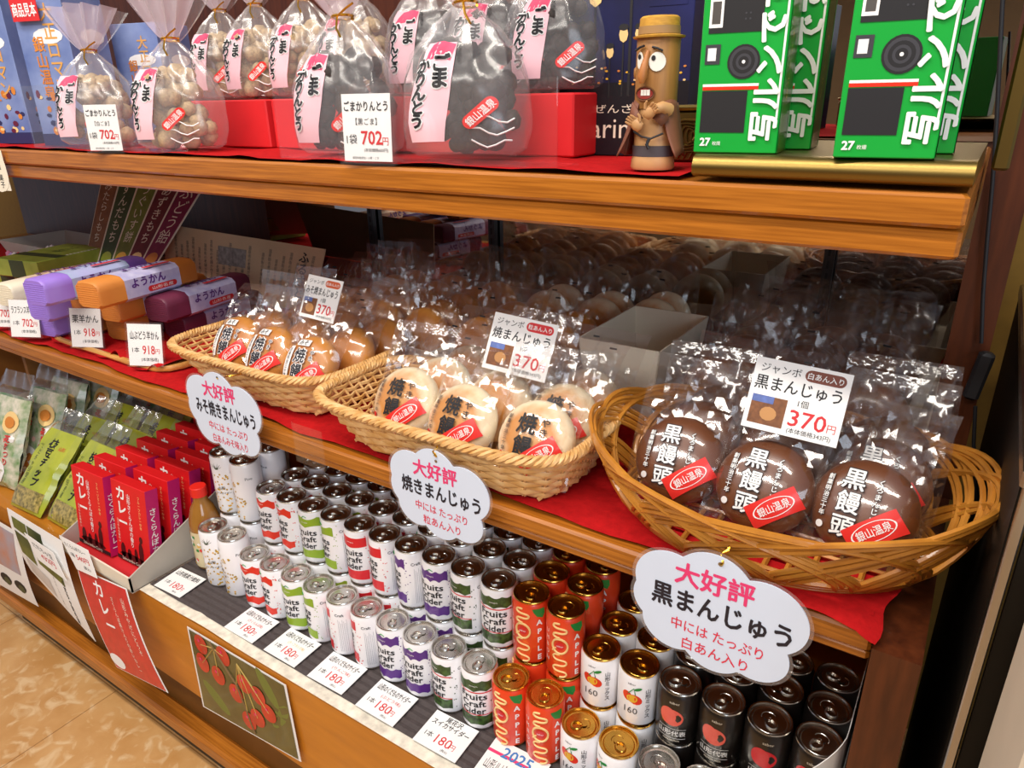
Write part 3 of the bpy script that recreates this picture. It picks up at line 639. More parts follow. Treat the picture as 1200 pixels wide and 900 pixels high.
def stock(kind, x0, nx, dx, y0, ny, what, z=ZM+.0085):
    for j in range(ny):
        for i in range(nx):
            bagged_bun(kind, x0+i*dx+R.uniform(-.005, .005), y0+j*.052, z, .30+R.uniform(-.02, .02), R.uniform(-.08, .08),
                       f'wrapped {NAMEB[kind]}, {ORD[i]} from left in {ORD[j]} stock row behind the {what}', f'stock buns behind the {what}', False, R.uniform(-.1, .1))
stock('miso', -.03, 3, .1, .356, 5, 'left basket'); stock('miso', .290, 2, .105, .356, 3, 'middle basket'); stock('black', .676, 3, .086, .372, 5, 'willow basket')
for j in range(2):  # added bun rows, standing in for the pale buns reflected in the mirror
    for i in range(3): bagged_bun('white', .30+.10*i, .555+.052*j, ZM+.0085+.012*(i == 2), .22, R.uniform(-.2, .2), f'added white bun imitating mirror reflection, {ORD[i]} from left in {ORD[j]} white row by the mirror', 'added white stock buns imitating a mirror reflection', False)

# price placards pushed in between the buns
def placard(px, py, z, name, pill, pillm, price, label, lean=.45, yaw=.0, w=.088, h=.074):
    p = at(px, py, z=z); t = thing('price_placard', label, 'price card', p-Vector((0, 0, h*.5)), (-lean, .08, yaw), 'price placards among the buns')
    def go():
        m = MB().box(-w/2, w/2, -.0006, .0006, 0, h, WHITE); f = plane((0, -.0006, 0), (1,0,0), (0,0,1), .0003)
        m.text('ジャンボ', BLACK, f, -w*.22, h*.87, w=w*.42); m.pill(f, w*.24, h*.87, w*.42, h*.16, pillm); m.text(pill, WHITE, f, w*.24, h*.87, w=w*.36, bold=.015, l=.0003)
        m.text(name, BLACK, f, -.001, h*.66, w=w*.90, h=h*.19, bold=.012); m.text('1個', BLACK, f, w*.08, h*.47, h=h*.10); m.text('370', REDINK, f, w*.16, h*.26, w=w*.38, h=h*.22, bold=.01); m.text('円', REDINK, f, w*.41, h*.22, h=h*.11)
        m.text('(本体価格343円)', BLACK, f, w*.2, h*.08, w=w*.45)
        m.rect(f, -w*.45, -w*.08, h*.08, h*.48, pm('photo_brown', '#7a4a28', .6, var=.3, scale=200)); m.rect(f, -w*.45, -w*.22, h*.38, h*.48, pm('photo_blue', '#5b6fae', .6, var=.2, scale=150), .0002); m.disc(f, -w*.25, h*.24, .008, .007, pm('photo_tan', '#c08a52', .6), 12, l=.0003)
        return m
    part('card', None, go, t, smooth=0); return t
placard(367, 350, .535, 'みそ焼まんじゅう', '白あん入り', pm('orange_pill', '#cf5a2a', .6), '370', 'small white 370 yen placard standing among golden brown buns', yaw=.1, w=.068, h=.066)
placard(600, 407, .530, '焼まんじゅう', '粒あん入り', REDINK, '370', 'small white 370 yen placard standing among white buns', yaw=.1, w=.088, h=.072)
placard(928, 472, .535, '黒まんじゅう', '白あん入り', pm('brown_pill', '#7a4030', .6), '370', 'small white 370 yen placard standing among dark brown buns', yaw=.12, w=.090, h=.072)

# cloud-shaped signs
def cloud_outline(w, h, grow=0, n=120):
    C = [(-.27, .12, .215), (-.03, .19, .225), (.255, .10, .235), (.235, -.17, .185), (.01, -.215, .195), (-.235, -.165, .19), (-.30, -.02, .19), (0, 0, .2)]
    out = []
    for i in range(n):
        a = 2*PI*i/n; d = (math.cos(a), math.sin(a)); best = 0
        for cx, cy, r in C:
            b = d[0]*cx+d[1]*cy; q = b*b-(cx*cx+cy*cy-r*r)
            if q > 0: best = max(best, b+math.sqrt(q))
        out.append((d[0]*best*w+d[0]*grow, d[1]*best*h/.84+d[1]*grow))
    return out
def cloud_sign(c, main, last, mw, label, tie_from, mh=.024, w=.166, h=.135, tilt=.0, k=1):
    t = thing('cloud_sign', label, 'sign', c, (tilt, 0, 0), 'cloud signs hanging from the baskets')
    def slab(g, y0, y1, m):
        o = cloud_outline(w, h, g); n = len(o); mb = MB()
        mb.add([(a, y0, b) for a, b in o]+[(a, y1, b) for a, b in o]+[(0, y0, 0), (0, y1, 0)], [(2*n, i, (i+1) % n) for i in range(n)]+[(2*n+1, n+(i+1) % n, n+i) for i in range(n)]+[(i, n+i, n+(i+1) % n, (i+1) % n) for i in range(n)], m); return mb
    def board():
        m = slab(0, -.0007, .0007, SIGNW); f0 = plane((0, -.0007, 0), (1,0,0), (0,0,1), .0003); f = lambda a, b, l=0: f0(a*k, b*k, l)
        m.text('大好評', PINK, f, -.004, .034, w=.072, h=.024, bold=.028); m.text(main, INK, f, .003, .004, w=mw, h=mh, bold=.028)
        m.text('中には たっぷり', REDSIGN, f, .003, -.0235, w=.086, h=.0135, bold=.008); m.text(last, REDSIGN, f, .003, -.0430, w=.062 if len(last) < 7 else .078, h=.0135, bold=.008)
        m.disc(f, 0, h*.435, .0022, .0022, STEEL, 12); return m
    part('card', None, board, t, smooth=0); part('laminate_edge', None, lambda: slab(.0035, -.0004, .0004, LAMI), t, smooth=0)
    tp = Vector(tie_from)-Vector(c); a = Vector((0, -.0012, h*.435))
    pts = [a+(tp-a)*u+Vector((.002*math.sin(u*9), -.003*math.sin(u*PI), 0)) for u in [i/8 for i in range(9)]]
    m = MB().tube(pts, .0010, GOLDTIE, 5); m.tube([p+Vector((.0018*math.cos(i*2.2), .0018*math.sin(i*2.2)-.0005, 0)) for i, p in enumerate(pts)], .0008, GOLDTIE, 4)
    part('gold_tie', None, lambda: m, t, smooth=50, label='gold twist tie')
def sgn(px, py, y): return tuple(at(px, py, y=y))
cloud_sign(sgn(263, 486, .046), 'みそ焼きまんじゅう', '白あんみそ味入り', .132, 'white cloud-shaped sign hanging from the left basket of golden brown buns', (.075, .078, ZM+.064), w=.172, h=.130, k=1.02)
cloud_sign(sgn(514, 581, .040), '焼きまんじゅう', '粒あん入り', .130, 'white cloud-shaped sign hanging from the middle basket of white buns', (.462, .046, ZM+.064), w=.148, h=.118, k=.88)
cloud_sign(sgn(838, 721, .034), '黒まんじゅう', '白あん入り', .128, 'white cloud-shaped sign hanging from the willow basket of dark brown buns', (.795, .045, ZM+.055), w=.164, h=.130)

# ------------------------------------------------------------------ middle shelf, left: jelly loaves, tray, cards
def loaf(col, sleeve, w=.058, h=.044, L=.21):
    def sec(y, gx, gz, n=20):
        ps = []
        for i in range(n):
            a = 2*PI*i/n; x, z = sup(a, w/2, h/2, 9); z += .003*(1-(x/(w/2))**2)*(1 if z > 0 else 0); ps.append((x*gx, y, z*gz+h/2))
        return ps
    def body():
        m = MB(); n = 20; Y = [(0, .90), (.004, 1), (L-.004, 1), (L, .90)]; vs = sum([sec(y, g, g) for y, g in Y], [])
        vs = [(x, y, z-(h/2)*0) for x, y, z in vs]
        fs = [tuple(range(n)), tuple(range(4*n-1, 3*n-1, -1))]+[(k*n+(i+1) % n, k*n+i, k*n+n+i, k*n+n+(i+1) % n) for k in range(3) for i in range(n)]
        m.add(vs, fs, col)
        for i in range(9): z = .008+i*(h-.014)/8; m.tube([(-w*.44, -.0002, z), (w*.44, -.0002, z)], .0005, col, 4)
        return m
    def band_():
        m = MB(); n = 20; vs = sec(L*.24, 1.015, 1.02)+sec(L*.80, 1.015, 1.02)
        m.add(vs, [((i+1) % n, i, n+i, n+(i+1) % n) for i in range(n)], sleeve)
        f = plane((w/2*1.015, L*.52, h*.5), (0,1,0), (0,0,1), .0004)
        m.text('ようかん', GRAPE, f, -.01, .0085, w=L*.34, h=.015, bold=.03); m.pill(f, L*.08, -.008, L*.30, .010, REDINK, .0002); m.text('山形名産', WHITE, f, L*.08, -.008, w=L*.22, h=.006, l=.0006)
        f = plane((0, L*.52, h+.0052), (0,1,0), (-1,0,0), .0004); m.text('ようかん', GRAPE, f, 0, .004, w=L*.36, h=.020, bold=.03); m.pill(f, L*.10, -.016, L*.28, .010, REDINK, .0002)
        return m
    return body, band_
LAV = pm('sleeve_lavender', '#cfcdea', .5, col2='#b3b0dc', scale=60); ORG = pm('loaf_orange', '#dd8f3e', .55, col2='#c9762c', scale=12); PLUM = pm('loaf_plum', '#64203c', .5, var=.15)
LILAC = pm('loaf_lilac', '#8d5fc8', .4, col2='#a58ae0', scale=8); CRM = pm('loaf_cream', '#eadfc6', .5, var=.04); OLIVG = pm('box_olive_green', '#a3b04a', .45, col2='#8a9a3a', scale=30)
LOAF = {'orange': (ORG, LAV, 'orange boxed jelly loaf'), 'plum': (PLUM, LAV, 'plum purple boxed jelly loaf'), 'lilac': (LILAC, pm('sleeve_periwinkle', '#b9b8e8', .45, col2='#8fc3c0', scale=10), 'lilac boxed jelly loaf'), 'cream': (CRM, pm('sleeve_cream', '#f0e4c8', .5, col2='#d98c5c', scale=30), 'cream boxed jelly loaf')}
def jelly(kind, px, py, lev, label, rz=.17, tilt=0, dx=0):
    c, sl, nm = LOAF[kind]; z = ZM+.012+lev*.0475; p = at(px-9, py+2, z=z+.022); t = thing('jelly_loaf_box', nm+', '+label, 'boxed sweet', (p.x+dx, p.y, z), (tilt, 0, rz), 'boxed jelly loaves on the middle shelf')
    b, s_ = loaf(c, sl); part('carton', ('lb', kind), b, t, smooth=40); part('sleeve', ('ls', kind), s_, t, smooth=40)
jelly('plum', 192, 362, 1, 'on top of its stack'); jelly('plum', 214, 382, 0, 'right one of lower layer'); jelly('plum', 172, 376, 0, 'left one of lower layer')
jelly('orange', 112, 345, 2, 'on top of its stack'); jelly('orange', 137, 362, 1, 'right one of middle layer'); jelly('orange', 96, 356, 1, 'left one of middle layer')
jelly('orange', 146, 384, 0, 'right one of bottom layer'); jelly('orange', 104, 378, 0, 'left one of bottom layer')
jelly('lilac', 50, 342, 2, 'on top of its stack'); jelly('lilac', 54, 361, 1, 'in the middle of its stack'); jelly('lilac', 62, 380, 0, 'at the bottom of its stack')
jelly('cream', 14, 345, 1, 'top of the pair left of the lilac stack'); jelly('cream', 18, 362, 0, 'bottom of the pair left of the lilac stack')
def tray():
    t = thing('bamboo_tray', 'thin bamboo tray lined with red cloth under the orange and plum loaves', 'tray', (-.37, .235, ZM+.003))
    def rim():
        m = MB(); hx, hy = .195, .135
        m.tube([sup(2*PI*i/60, hx, hy, 8)+(.006,) for i in range(60)], .0055, pm('bamboo', '#d9a055', .4, col2='#c58a3e', scale=20, stretch=(1,8,8)), 6, closed=True)
        m.add([sup(2*PI*i/60, hx, hy, 8)+(.003,) for i in range(60)], [tuple(range(60))], MC['bamboo']); return m
    part('tray_body', None, rim, t, smooth=60)
tray()
def rag():
    r = random.Random(5)
    def fn(u, v):
        x = -.19+.385*u-.01; y = -.128+.22*v; w = .010*math.sin(u*19+1)*max(0, 1-v*2.2)+.006*math.sin(u*41)*max(0, 1-v*3)
        return (x, y-.012*max(0, 1-v*6)+w*.4, .0095+max(0, w)*1.1-.004*max(0, 1-v*8))
    return MB().grid(fn, 70, 16, RED)
solid('tray_cloth', rag(), 'rumpled red cloth lining the bamboo tray', 'cloth', loc=(-.37, .235, ZM+.002))
def stand_card(p, rz, w, h, title, price, label, lean=.22, unit='1本'):
    t = thing('price_card', label, 'price card', p, (-lean, 0, rz), 'price cards standing on the middle shelf')
    def go():
        m = MB().box(-w/2, w/2, -.0004, .0004, .002, h, WHITE); f = plane((0, -.0004, h/2), (1,0,0), (0,0,1), .0003)
        m.text(title, BLACK, f, 0, h*.24, w=w*.84, h=h*.20, bold=.012); m.text(unit, BLACK, f, -w*.28, -h*.10, h=h*.13); m.text(price, REDINK, f, w*.10, -h*.10, w=w*.36, h=h*.20, bold=.012); m.text('円', REDINK, f, w*.36, -h*.13, h=h*.11); m.text('(本体価格)', BLACK, f, w*.12, -h*.33, w=w*.5); return m
    def hold():
        m = MB().box(-w/2-.003, w/2+.003, -.0028, -.0016, 0, h+.003, ACRYL); m.box(-w/2-.003, w/2+.003, .0010, .0022, 0, h+.003, ACRYL); m.box(-w/2-.003, w/2+.003, -.0016, .03, -.0002, .0008, ACRYL); return m
    part('card', None, go, t, smooth=0); part('acrylic_holder', None, hold, t, smooth=0); return t
for px, py, tt, pr, lb in ((5, 384, 'ひょうたん', '702', 'white 702 yen card cut by the left picture edge, below the cream loaves'), (31, 396, 'ラフランス羊かん', '702', 'white 702 yen card in front of the lilac loaves'),
                           (103, 408, '栗羊かん', '918', 'white 918 yen card in front of the orange loaves'), (172, 430, '山ぶどう羊かん', '918', 'white 918 yen card in front of the plum loaves')):
    p = at(px, py, z=ZM+.012); stand_card(p, .45, .062, .073, tt, pr, lb)
def panel(name, quad, d, mat, deco, label, cat, bulge=0):
    a, b, c, e = [Vector(q) for q in quad]; n = (b-a).cross(e-a).normalized()      # a b bottom, c e top
    def P(u, v): return a*(1-u)*(1-v)+b*u*(1-v)+c*u*v+e*(1-u)*v+n*bulge*4*v*(1-v)
    W_, H_ = (b-a).length, (e-a).length
    def f(x, y, l=0): return P(x/W_+.5, y/H_+.5)+n*(.0003+l)
    m = MB(); m.grid(lambda u, v: P(u, v), 8, 8, mat); m.grid(lambda u, v: P(1-u, v)-n*d, 8, 8, mat)
    for s_ in (lambda u, v: P(u, 0)-n*d*(1-v), lambda u, v: P(1, u)-n*d*(1-v), lambda u, v: P(1-u, 1)-n*d*(1-v), lambda u, v: P(0, 1-u)-n*d*(1-v)): m.grid(s_, 8, 1, mat)
    deco(m, f, W_, H_); return solid(name, m, label, cat, smooth=0)
# banner of five coloured strips
def deco(m, f, w, h):
    cs = ['#8a5a34', '#3f5226', '#717c2a', '#6b2026', '#7c1440']; tx = ['みたらしもち', 'ずんだもち', 'うぐいす餅', 'あずきもち', 'ぶどう飴']
    for i in range(5):
        x0 = -w/2+w*i/5; m.rect(f, x0+w*.008, x0+w*.19, -h*.48, h*.49, pm('strip%d' % i, cs[i], .6, var=.2, scale=50), .0001, 2); m.text(tx[i], CREAM, f, x0+w*.10, h*.12, h=h*.62, vert=True, l=.0004)
        m.disc(f, x0+w*.10, -h*.36, w*.07, h*.07, [BLACK, OLIVG, YEL, BEIGE, ORG][i], 12, l=.0003)
ya = .46; panel('banner', [at(97, 318, y=.40), at(178, 318, y=.40), at(243, 212, y=.52), at(120, 205, y=.52)], .002, CREAM, deco, 'leaning banner of five coloured strips behind the jelly loaves', 'banner')
def deco(m, f, w, h):
    for i in range(22):
        if i in (8,): continue
        m.text('温泉街の老舗が作る羊かん'[:10-(i % 3)], DARKG, f, w*.45-w*.041*i, h*(.06-.03*(i % 3)), h=h*(.62-.08*(i % 3)), vert=True)
    m.text('ふるさと', BLACK, f, w*.40, h*.05, h=h*.7, vert=True, bold=.02, l=.0003); m.rect(f, -w*.12, w*.06, h*.02, h*.30, pm('grey_print', '#8f8d88', .7, var=.4, scale=90), .0002, 3)
panel('story_board', [Vector((at(205, 356, y=.47).x, .46, ZM+.004)), Vector((at(372, 384, y=.50).x, .49, ZM+.004)), at(381, 292, y=.52), at(190, 262, y=.49)], .003, pm('story_paper', '#cdb592', .7, var=.05), deco, 'cream story board of vertical writing standing behind the plum loaves', 'board')
c = MB(); q = [at(22, 300, y=.42), at(75, 318, y=.36), at(112, 300, y=.44)]
carton(-1.46, -1.16, .43, .58, ZM+.004, .062, 'small empty pale grey carton behind the green boxes', pm('pale_grey_card', '#b6b1a8', .7, var=.03), fl=.02)
def candy():
    m = MB(); r = random.Random(2)
    for i in range(40):
        x, y, z = r.uniform(-.085, .085), r.uniform(-.06, .06), r.uniform(.03, .05); c = [pm('candy_pink', '#d98aa8', .3), pm('candy_lilac', '#b9a0d0', .3), pm('candy_white', '#efe6e6', .3), pm('candy_red', '#c03a4a', .3)][i % 4]
        m.lathe([(.001, -.010), (.008, -.004), (.008, .004), (.001, .010)], c, 8, c=(x, y, z))
    return m
p = at(42, 296, z=ZM+.05); t = thing('candy_tray', 'dark tray heaped with pink and white wrapped candies at the left', 'tray', (p.x+.02, p.y, ZM+.003), (0, 0, .2))
o = part('sweets', None, candy, t); o['kind'] = 'stuff'
part('tray_body', None, lambda: MB().box(-.10, .10, -.075, .075, 0, .03, BLACK, .003), t)
for i, (px, py, lv) in enumerate(((22, 322, 1), (12, 338, 0))):
    p = at(px, py, z=ZM+.01+.045*lv); t = thing('gift_box', ('olive green gift box with dark checked band, upper one' if lv else 'olive green gift box with dark checked band, lower one'), 'box', (p.x-.03, p.y+.10, ZM+.0035+.043*lv), (0, 0, .2), 'olive gift boxes')
    def go():
        m = MB().box(-.075, .075, -.10, .10, 0, .042, OLIVG, .002); f = plane((0, 0, .042), (0,1,0), (-1,0,0), .0004); m.rect(f, -.05, -.02, -.075, .075, PINEG); m.text('笹だんご', PINEG, f, .035, 0, w=.06, h=.03)
        g = FR((.0, -.1001, .021)); m.rect(g, -.02, .03, -.021, .021, PINEG)
        for k in range(9): m.rect(f, -.018+.01*k, -.012+.01*k, -.074, -.066, WHITE)
        return m
    part('carton', ('gift',), go, t)
# ------------------------------------------------------------------ lower left: curry carton, bags, posters
def curry_box(i, j):
    x = (-.405, -.287)[i]+.0; y = .030+.044*j+.012*i; t = thing('curry_box', f'red boxed curry, {ORD[j]} from front in {"left" if i == 0 else "right"} column', 'boxed curry', (x, y, .0045), (-.13, 0, .04), 'red curry boxes')
    def go():
        w, d, h = .106, .024, .165; m = MB().box(-w/2, w/2, -d/2, d/2, 0, h, CURRY, .0008); f = FR((0, -d/2, h/2))
        m.text('カレー', WHITE, f, -w*.22, h*.22, h=h*.44, vert=True, bold=.03); m.text('山形さくらんぼの香り', WHITE, f, w*.0, h*.06, h=h*.66, vert=True, bold=.012); m.text('フルーツカレー中辛', BEIGE, f, w*.30, h*.20, h=h*.40, vert=True)
        m.text('まろやかな味わい', CREAM, f, -w*.38, -h*.12, h=h*.3, vert=True)
        m.rect(f, -w/2, w/2, -h*.49, -h*.44, BLACK)
        for a, b, rx, ry in ((-.30, -.36, .07, .10), (-.12, -.38, .06, .07), (.08, -.36, .05, .09), (.24, -.30, .07, .14), (.26, -.13, .05, .045), (-.02, -.41, .4, .045)): m.disc(f, a*w, b*h, rx*w, ry*h, pm('dark_red_print', '#4a0d10', .5), 10, l=.0001)
        m.text('Sakurambo Curry', CREAM, f, -w*.05, -h*.465, w=w*.6, l=.0003)
        g = plane((w/2, 0, h/2), (0,1,0), (0,0,1), .0003); m.rect(g, -d/2, d/2, -h/2, h/2, MAGENTA); m.text('さくらんぼカレー', WHITE, g, 0, -h*.06, h=h*.68, vert=True, bold=.02, l=.0003)
        return m
    part('carton', ('curry',), go, t, smooth=0)
for i in (0, 1):
    for j in range(7): curry_box(i, j)
def ctray():
    m = MB(); x0, x1, y0, y1, d = -.468, -.222, -.014, .36, .003
    m.box(x0, x1, y0, y1, -.002, .001, GREYCARD); m.box(x0+.003, x1-.003, y0+.003, y1-.003, .001, .0018, REDINK); m.box(x0, x1, y0, y0+d, 0, .030, CREAM); m.box(x0, x1, y1-d, y1, 0, .10, GREYCARD)
    for x in (x0, x1-d): m.add([(x, y0, 0), (x, y1, 0), (x, y1, .12), (x, .20, .12), (x, y0, .030), (x+d, y0, 0), (x+d, y1, 0), (x+d, y1, .12), (x+d, .20, .12), (x+d, y0, .030)], [(0,4,3,2,1), (5,6,7,8,9), (3,4,9,8), (2,3,8,7), (0,1,6,5), (4,0,5,9)], GREYCARD)
    return m
solid('display_carton', ctray(), 'cut down grey carton tray holding the red curry boxes', 'carton', smooth=0)
def bottle():
    t = thing('drink_bottle', 'clear juice bottle with red cap behind the pineapple cans', 'bottle', (-.172, .118, .004))
    part('bottle_body', None, lambda: MB().lathe([(.024, 0), (.028, .004), (.028, .085), (.027, .10), (.020, .125), (.0125, .138), (.0125, .150)], pm('tea_amber', '#9a6a2c', .12, coat=.6), 28), t, smooth=50)
    def lab():
        m = MB().lathe([(.0284, .008), (.0284, .082)], pm('bottle_label', '#d9c9a0', .4), 28, cap0=False, cap1=False); f = cyl(.0284); r = random.Random(8)
        for i in range(40): m.disc(f, r.uniform(-.04, .06), r.uniform(.012, .078), .004, .004, [TOMATO, LEAF, WHITE, YEL][i % 4], 4, rot=.78*(i % 2), l=.0002)
        return m
    part('label', None, lab, t); part('cap', None, lambda: MB().lathe([(.0145, .148), (.0145, .165), (.0135, .1665)], pm('red_cap', '#e2281e', .4), 24), t, label='red screw cap')
bottle()
def pouch_mesh(w, h, t, mat, clear, seed, deco):
    def go():
        r = random.Random(seed); m = MB(); f0 = .78
        cr = [(r.uniform(0, PI), r.uniform(-w/2, w/2), r.uniform(.004, .012), r.uniform(.001, .003)) for _ in range(12)]
        def surf(u, v, s):
            x = (u-.5)*w*(1-.25*max(0, v-.8)/.2*.6); z = v*h; e = max(0, 1-abs(2*u-1)**4)**.5*max(0, 1-abs(2*min(v, .86)/.86-1)**4)**.5 if v < .86 else 0
            o = t/2*e
            for a, c, wd, am in cr:
                d = abs(x*math.cos(a)+(z-h*.4)*math.sin(a)-c)
                if d < wd: o += am*(1-d/wd)
            return Vector((x, s*o+(.02*(v-.8)*math.sin(u*20+seed) if v > .8 else 0), z))
        for s in (-1, 1):
            q = MB().grid(lambda u, v: surf(u, v*f0, s), 14, 16, mat); fs = q.f if s < 0 else [g[::-1] for g in q.f]; m.add(q.v, fs, mat)
            q = MB().grid(lambda u, v: surf(u, f0+v*(1-f0), s), 14, 8, clear); fs = q.f if s < 0 else [g[::-1] for g in q.f]; m.add(q.v, fs, clear)
        deco(m, lambda a, b, l=0: surf(a/w+.5, b/h, -1)+Vector((0, -.0005-l, 0)), w, h); return m
    return go
POUCHC = film('pouch_film', .10, 1.2, .05, .12)
SOY = pm('soy_pouch', '#b9bd3c', .22, col2='#93a02c', scale=18, coat=.6); FLO = pm('flower_pouch', '#5f8f4c', .25, col2='#e6dccb', scale=45, coat=.5)
def soydeco(m, f, w, h):
    m.text('枝豆チップ', BLACK, f, w*.04, h*.46, h=h*.46, vert=True, bold=.04); m.text('だだちゃ豆使用', PINEG, f, -w*.28, h*.42, h=h*.4, vert=True); m.text('山形', REDINK, f, w*.30, h*.62, w=w*.16)
    m.grid(lambda u, v: f(-w*.44+w*.88*u, h*(.03+.17*v), .0004), 8, 4, pm('bean_window', '#4d4a26', .3, col2='#c9b064', scale=120, coat=.5))
def flodeco(m, f, w, h):
    r = random.Random(4)
    for i in range(34):
        fx, fz = r.uniform(-.42, .42), r.uniform(.08, .70)
        if fx > -.08 and .44 < fz < .70 or fz < .30: continue
        m.disc(f, fx*w, fz*h, w*r.uniform(.03, .07), w*r.uniform(.03, .07), [WHITE, pm('petal_pink', '#e8b8b0', .4), LEAF, TOMATO, PINEG][i % 5], 8, l=.0002+.00002*i)
    m.disc(f, w*.24, h*.57, w*.19, w*.19, BEIGE, 14, l=.0016); m.disc(f, w*.24, h*.57, w*.12, w*.10, ORG, 12, l=.0034); m.disc(f, -w*.08, h*.14, w*.36, w*.26, WHITE, 16, l=.0010)
    for a, b in ((-.22, .15), (-.10, .19), (.02, .17), (-.16, .11), (-.02, .11), (.1, .13)): m.disc(f, w*a, h*b, w*.085, w*.085, ORG, 10, l=.0013+.0001*a)
    m.text('花まつり', REDINK, f, w*.26, h*.33, h=h*.26, vert=True, bold=.03, l=.0014)
SP = [(-.685, .055, .75, .06), (-.552, .066, .75, .0), (-.70, .135, .75, .06), (-.570, .146, .75, .0), (-.71, .215, .75, .05), (-.585, .226, .75, 0), (-.64, .31, .75, 0)]
WH = ['front left of its pile', 'front right of its pile', 'second row left', 'second row right', 'third row left', 'third row right, next to curry boxes', 'rearmost, behind the third row']
for i, (x, y, ln, yw) in enumerate(SP):
    t = thing('snack_bag', 'yellow green soybean snack bag, '+WH[i], 'snack bag', (x, y-.04, .002), (-ln, 0, yw), 'yellow green snack bags')
    part('pouch', ('soy', i % 3), pouch_mesh(.118, .235, .032, SOY, POUCHC, i % 3, soydeco), t, smooth=25)
FP = [(-.865, .070, .42, .1), (-.835, .133, .42, .1), (-.86, .196, .42, .1), (-.83, .259, .42, .1), (-.86, .322, .42, .1), (-.82, .385, .42, .1)]
WH = ['front one', 'second from front, behind the front one', 'third from front', 'fourth from front', 'fifth from front', 'rearmost one']
for i, (x, y, ln, yw) in enumerate(FP):
    t = thing('snack_bag', 'flower printed snack bag in a clear wrapper, '+WH[i], 'snack bag', (x, y-.03, .002), (-ln, 0, yw), 'flower printed snack bags')
    part('pouch', ('flo', i % 3), pouch_mesh(.135, .265, .034, FLO, POUCHC, 20+i % 3, flodeco), t, smooth=25)
# posters hanging on the plinth front
def hang(px, ys):                                                       # four photo corners a b c e with their distance in front of the panel
    return [at(p[0], p[1], y=y) for p, y in zip(px, ys)]
def curryposter(m, f, w, h):
    m.rect(f, -w*.48, w*.48, -h*.49, h*.49, pm('poster_red', '#c81e26', .35, var=.12, scale=60, coat=.4), .0003, 8)
    m.text('カレー', WHITE, f, -w*.12, h*.22, h=h*.44, vert=True, bold=.02, l=.0004); m.text('さくらんぼ果汁入りの赤いカレー', CREAM, f, w*.12, -h*.02, h=h*.72, vert=True, l=.0004); m.text('山形みやげにどうぞ', CREAM, f, w*.34, h*.10, h=h*.55, vert=True, l=.0004)
    m.disc(f, -w*.36, -h*.40, w*.14, h*.075, WHITE, 16, l=.0005)
    for a, b in ((.2, -.32), (.32, -.38), (.38, -.28)): m.disc(f, w*a, h*b, w*.07, h*.07, PINEG, 8, l=.0002)
panel('curry_poster', hang([(137, 782), (197, 812), (148, 690), (90, 664)], [-.050, -.050, -.020, -.020]), .0006, WHITE, curryposter, 'red curry poster hanging out from the plinth front', 'poster', .006)
def cherryposter(m, f, w, h):
    m.rect(f, -w*.48, w*.48, -h*.48, h*.48, pm('photo_olive', '#5a5a2c', .3, col2='#3a3d1a', scale=22, coat=.5), .0003, 8)
    for a, b in ((-.36, .42), (-.38, .16), (-.22, .10), (-.05, -.02), (.06, .20), (.19, .14), (.27, -.04), (.14, -.22), (.04, -.34), (-.12, .44)):
        b *= .9; m.tube([f(w*a, h*b, .0006), f(w*(-.22 if a < -.1 else .02), h*(.42 if a < -.1 else .40), .0006)], .0012, pm('stem_tan', '#b79a52', .5), 4); m.disc(f, w*a, h*b, w*.07, h*.115, pm('cherry_photo', '#d8261e', .3, col2='#b0160f', scale=30, coat=.4), 16, l=.0012); m.disc(f, w*(a-.015), h*(b+.04), w*.012, h*.02, PINK, 8, l=.0016)
    m.tube([f(-w*.25, h*.48, .001), f(-w*.02, h*.10, .001), f(w*.08, -h*.45, .001)], .002, pm('twig', '#7a5f3c', .6), 5)
    for a, b, r in ((.3, .3, .5), (-.3, -.25, .9), (.38, 0, -.6)): m.disc(f, w*a, h*b, w*.05, h*.24, pm('leaf_photo', '#6d7a34', .35), 12, rot=r, l=.0003)
panel('cherry_poster', hang([(238, 828), (353, 893), (335, 803), (219, 734)], [-.006, -.008, -.004, -.004]), .0006, WHITE, cherryposter, 'photo poster of red cherries on the plinth front', 'poster')
def gpost(m, f, w, h):
    for x, y, c in ((-.30, .34, 0), (-.02, .34, 1), (-.30, .14, 1), (-.30, -.04, 0), (.03, .05, 0)): m.rect(f, w*(x-.13), w*(x+(.13 if x < 0 else .3)), h*(y-.08), h*(y+(.08 if y > .1 else .14)), pm('photo_green', '#6f7a34', .4, col2='#49521f', scale=40) if c == 0 else pm('photo_dgreen', '#4a5a2a', .4, col2='#2f3c18', scale=30), .0003, 8)
    m.text('だだちゃ豆の里', BLACK, f, w*.30, -h*.22, h=h*.48, vert=True, bold=.04, l=.0003); m.text('月山のふもとで育てた', DARKG, f, w*.12, -h*.25, h=h*.4, vert=True); m.rect(f, -w*.40, 0, -h*.40, -h*.16, pm('pale_print', '#cfc8c2', .6, var=.1, scale=40), .0002, 8)
panel('bean_poster', hang([(36, 668), (112, 752), (72, 634), (8, 595)], [-.02, -.03, -.018, -.018]), .0006, WHITE, gpost, 'white poster with green field photos on the plinth front', 'poster', .006)
def lpost(m, f, w, h):
    m.rect(f, -w*.48, w*.40, -h*.1, h*.45, pm('photo_pink', '#c48a74', .5, col2='#a9a5b4', scale=20), .0002, 8)
    for a in (.1, .32): m.disc(f, w*a, -h*.30, w*.09, h*.08, BLACK, 10); m.disc(f, w*a+.006, -h*.33, w*.05, h*.06, PINEG, 10, l=.0002)
panel('flower_poster', hang([(-30, 668), (45, 711), (22, 625), (-40, 588)], [-.02, -.025, -.018, -.018]), .0006, WHITE, lpost, 'pale poster cut by the left picture edge on the plinth front', 'poster', .006)
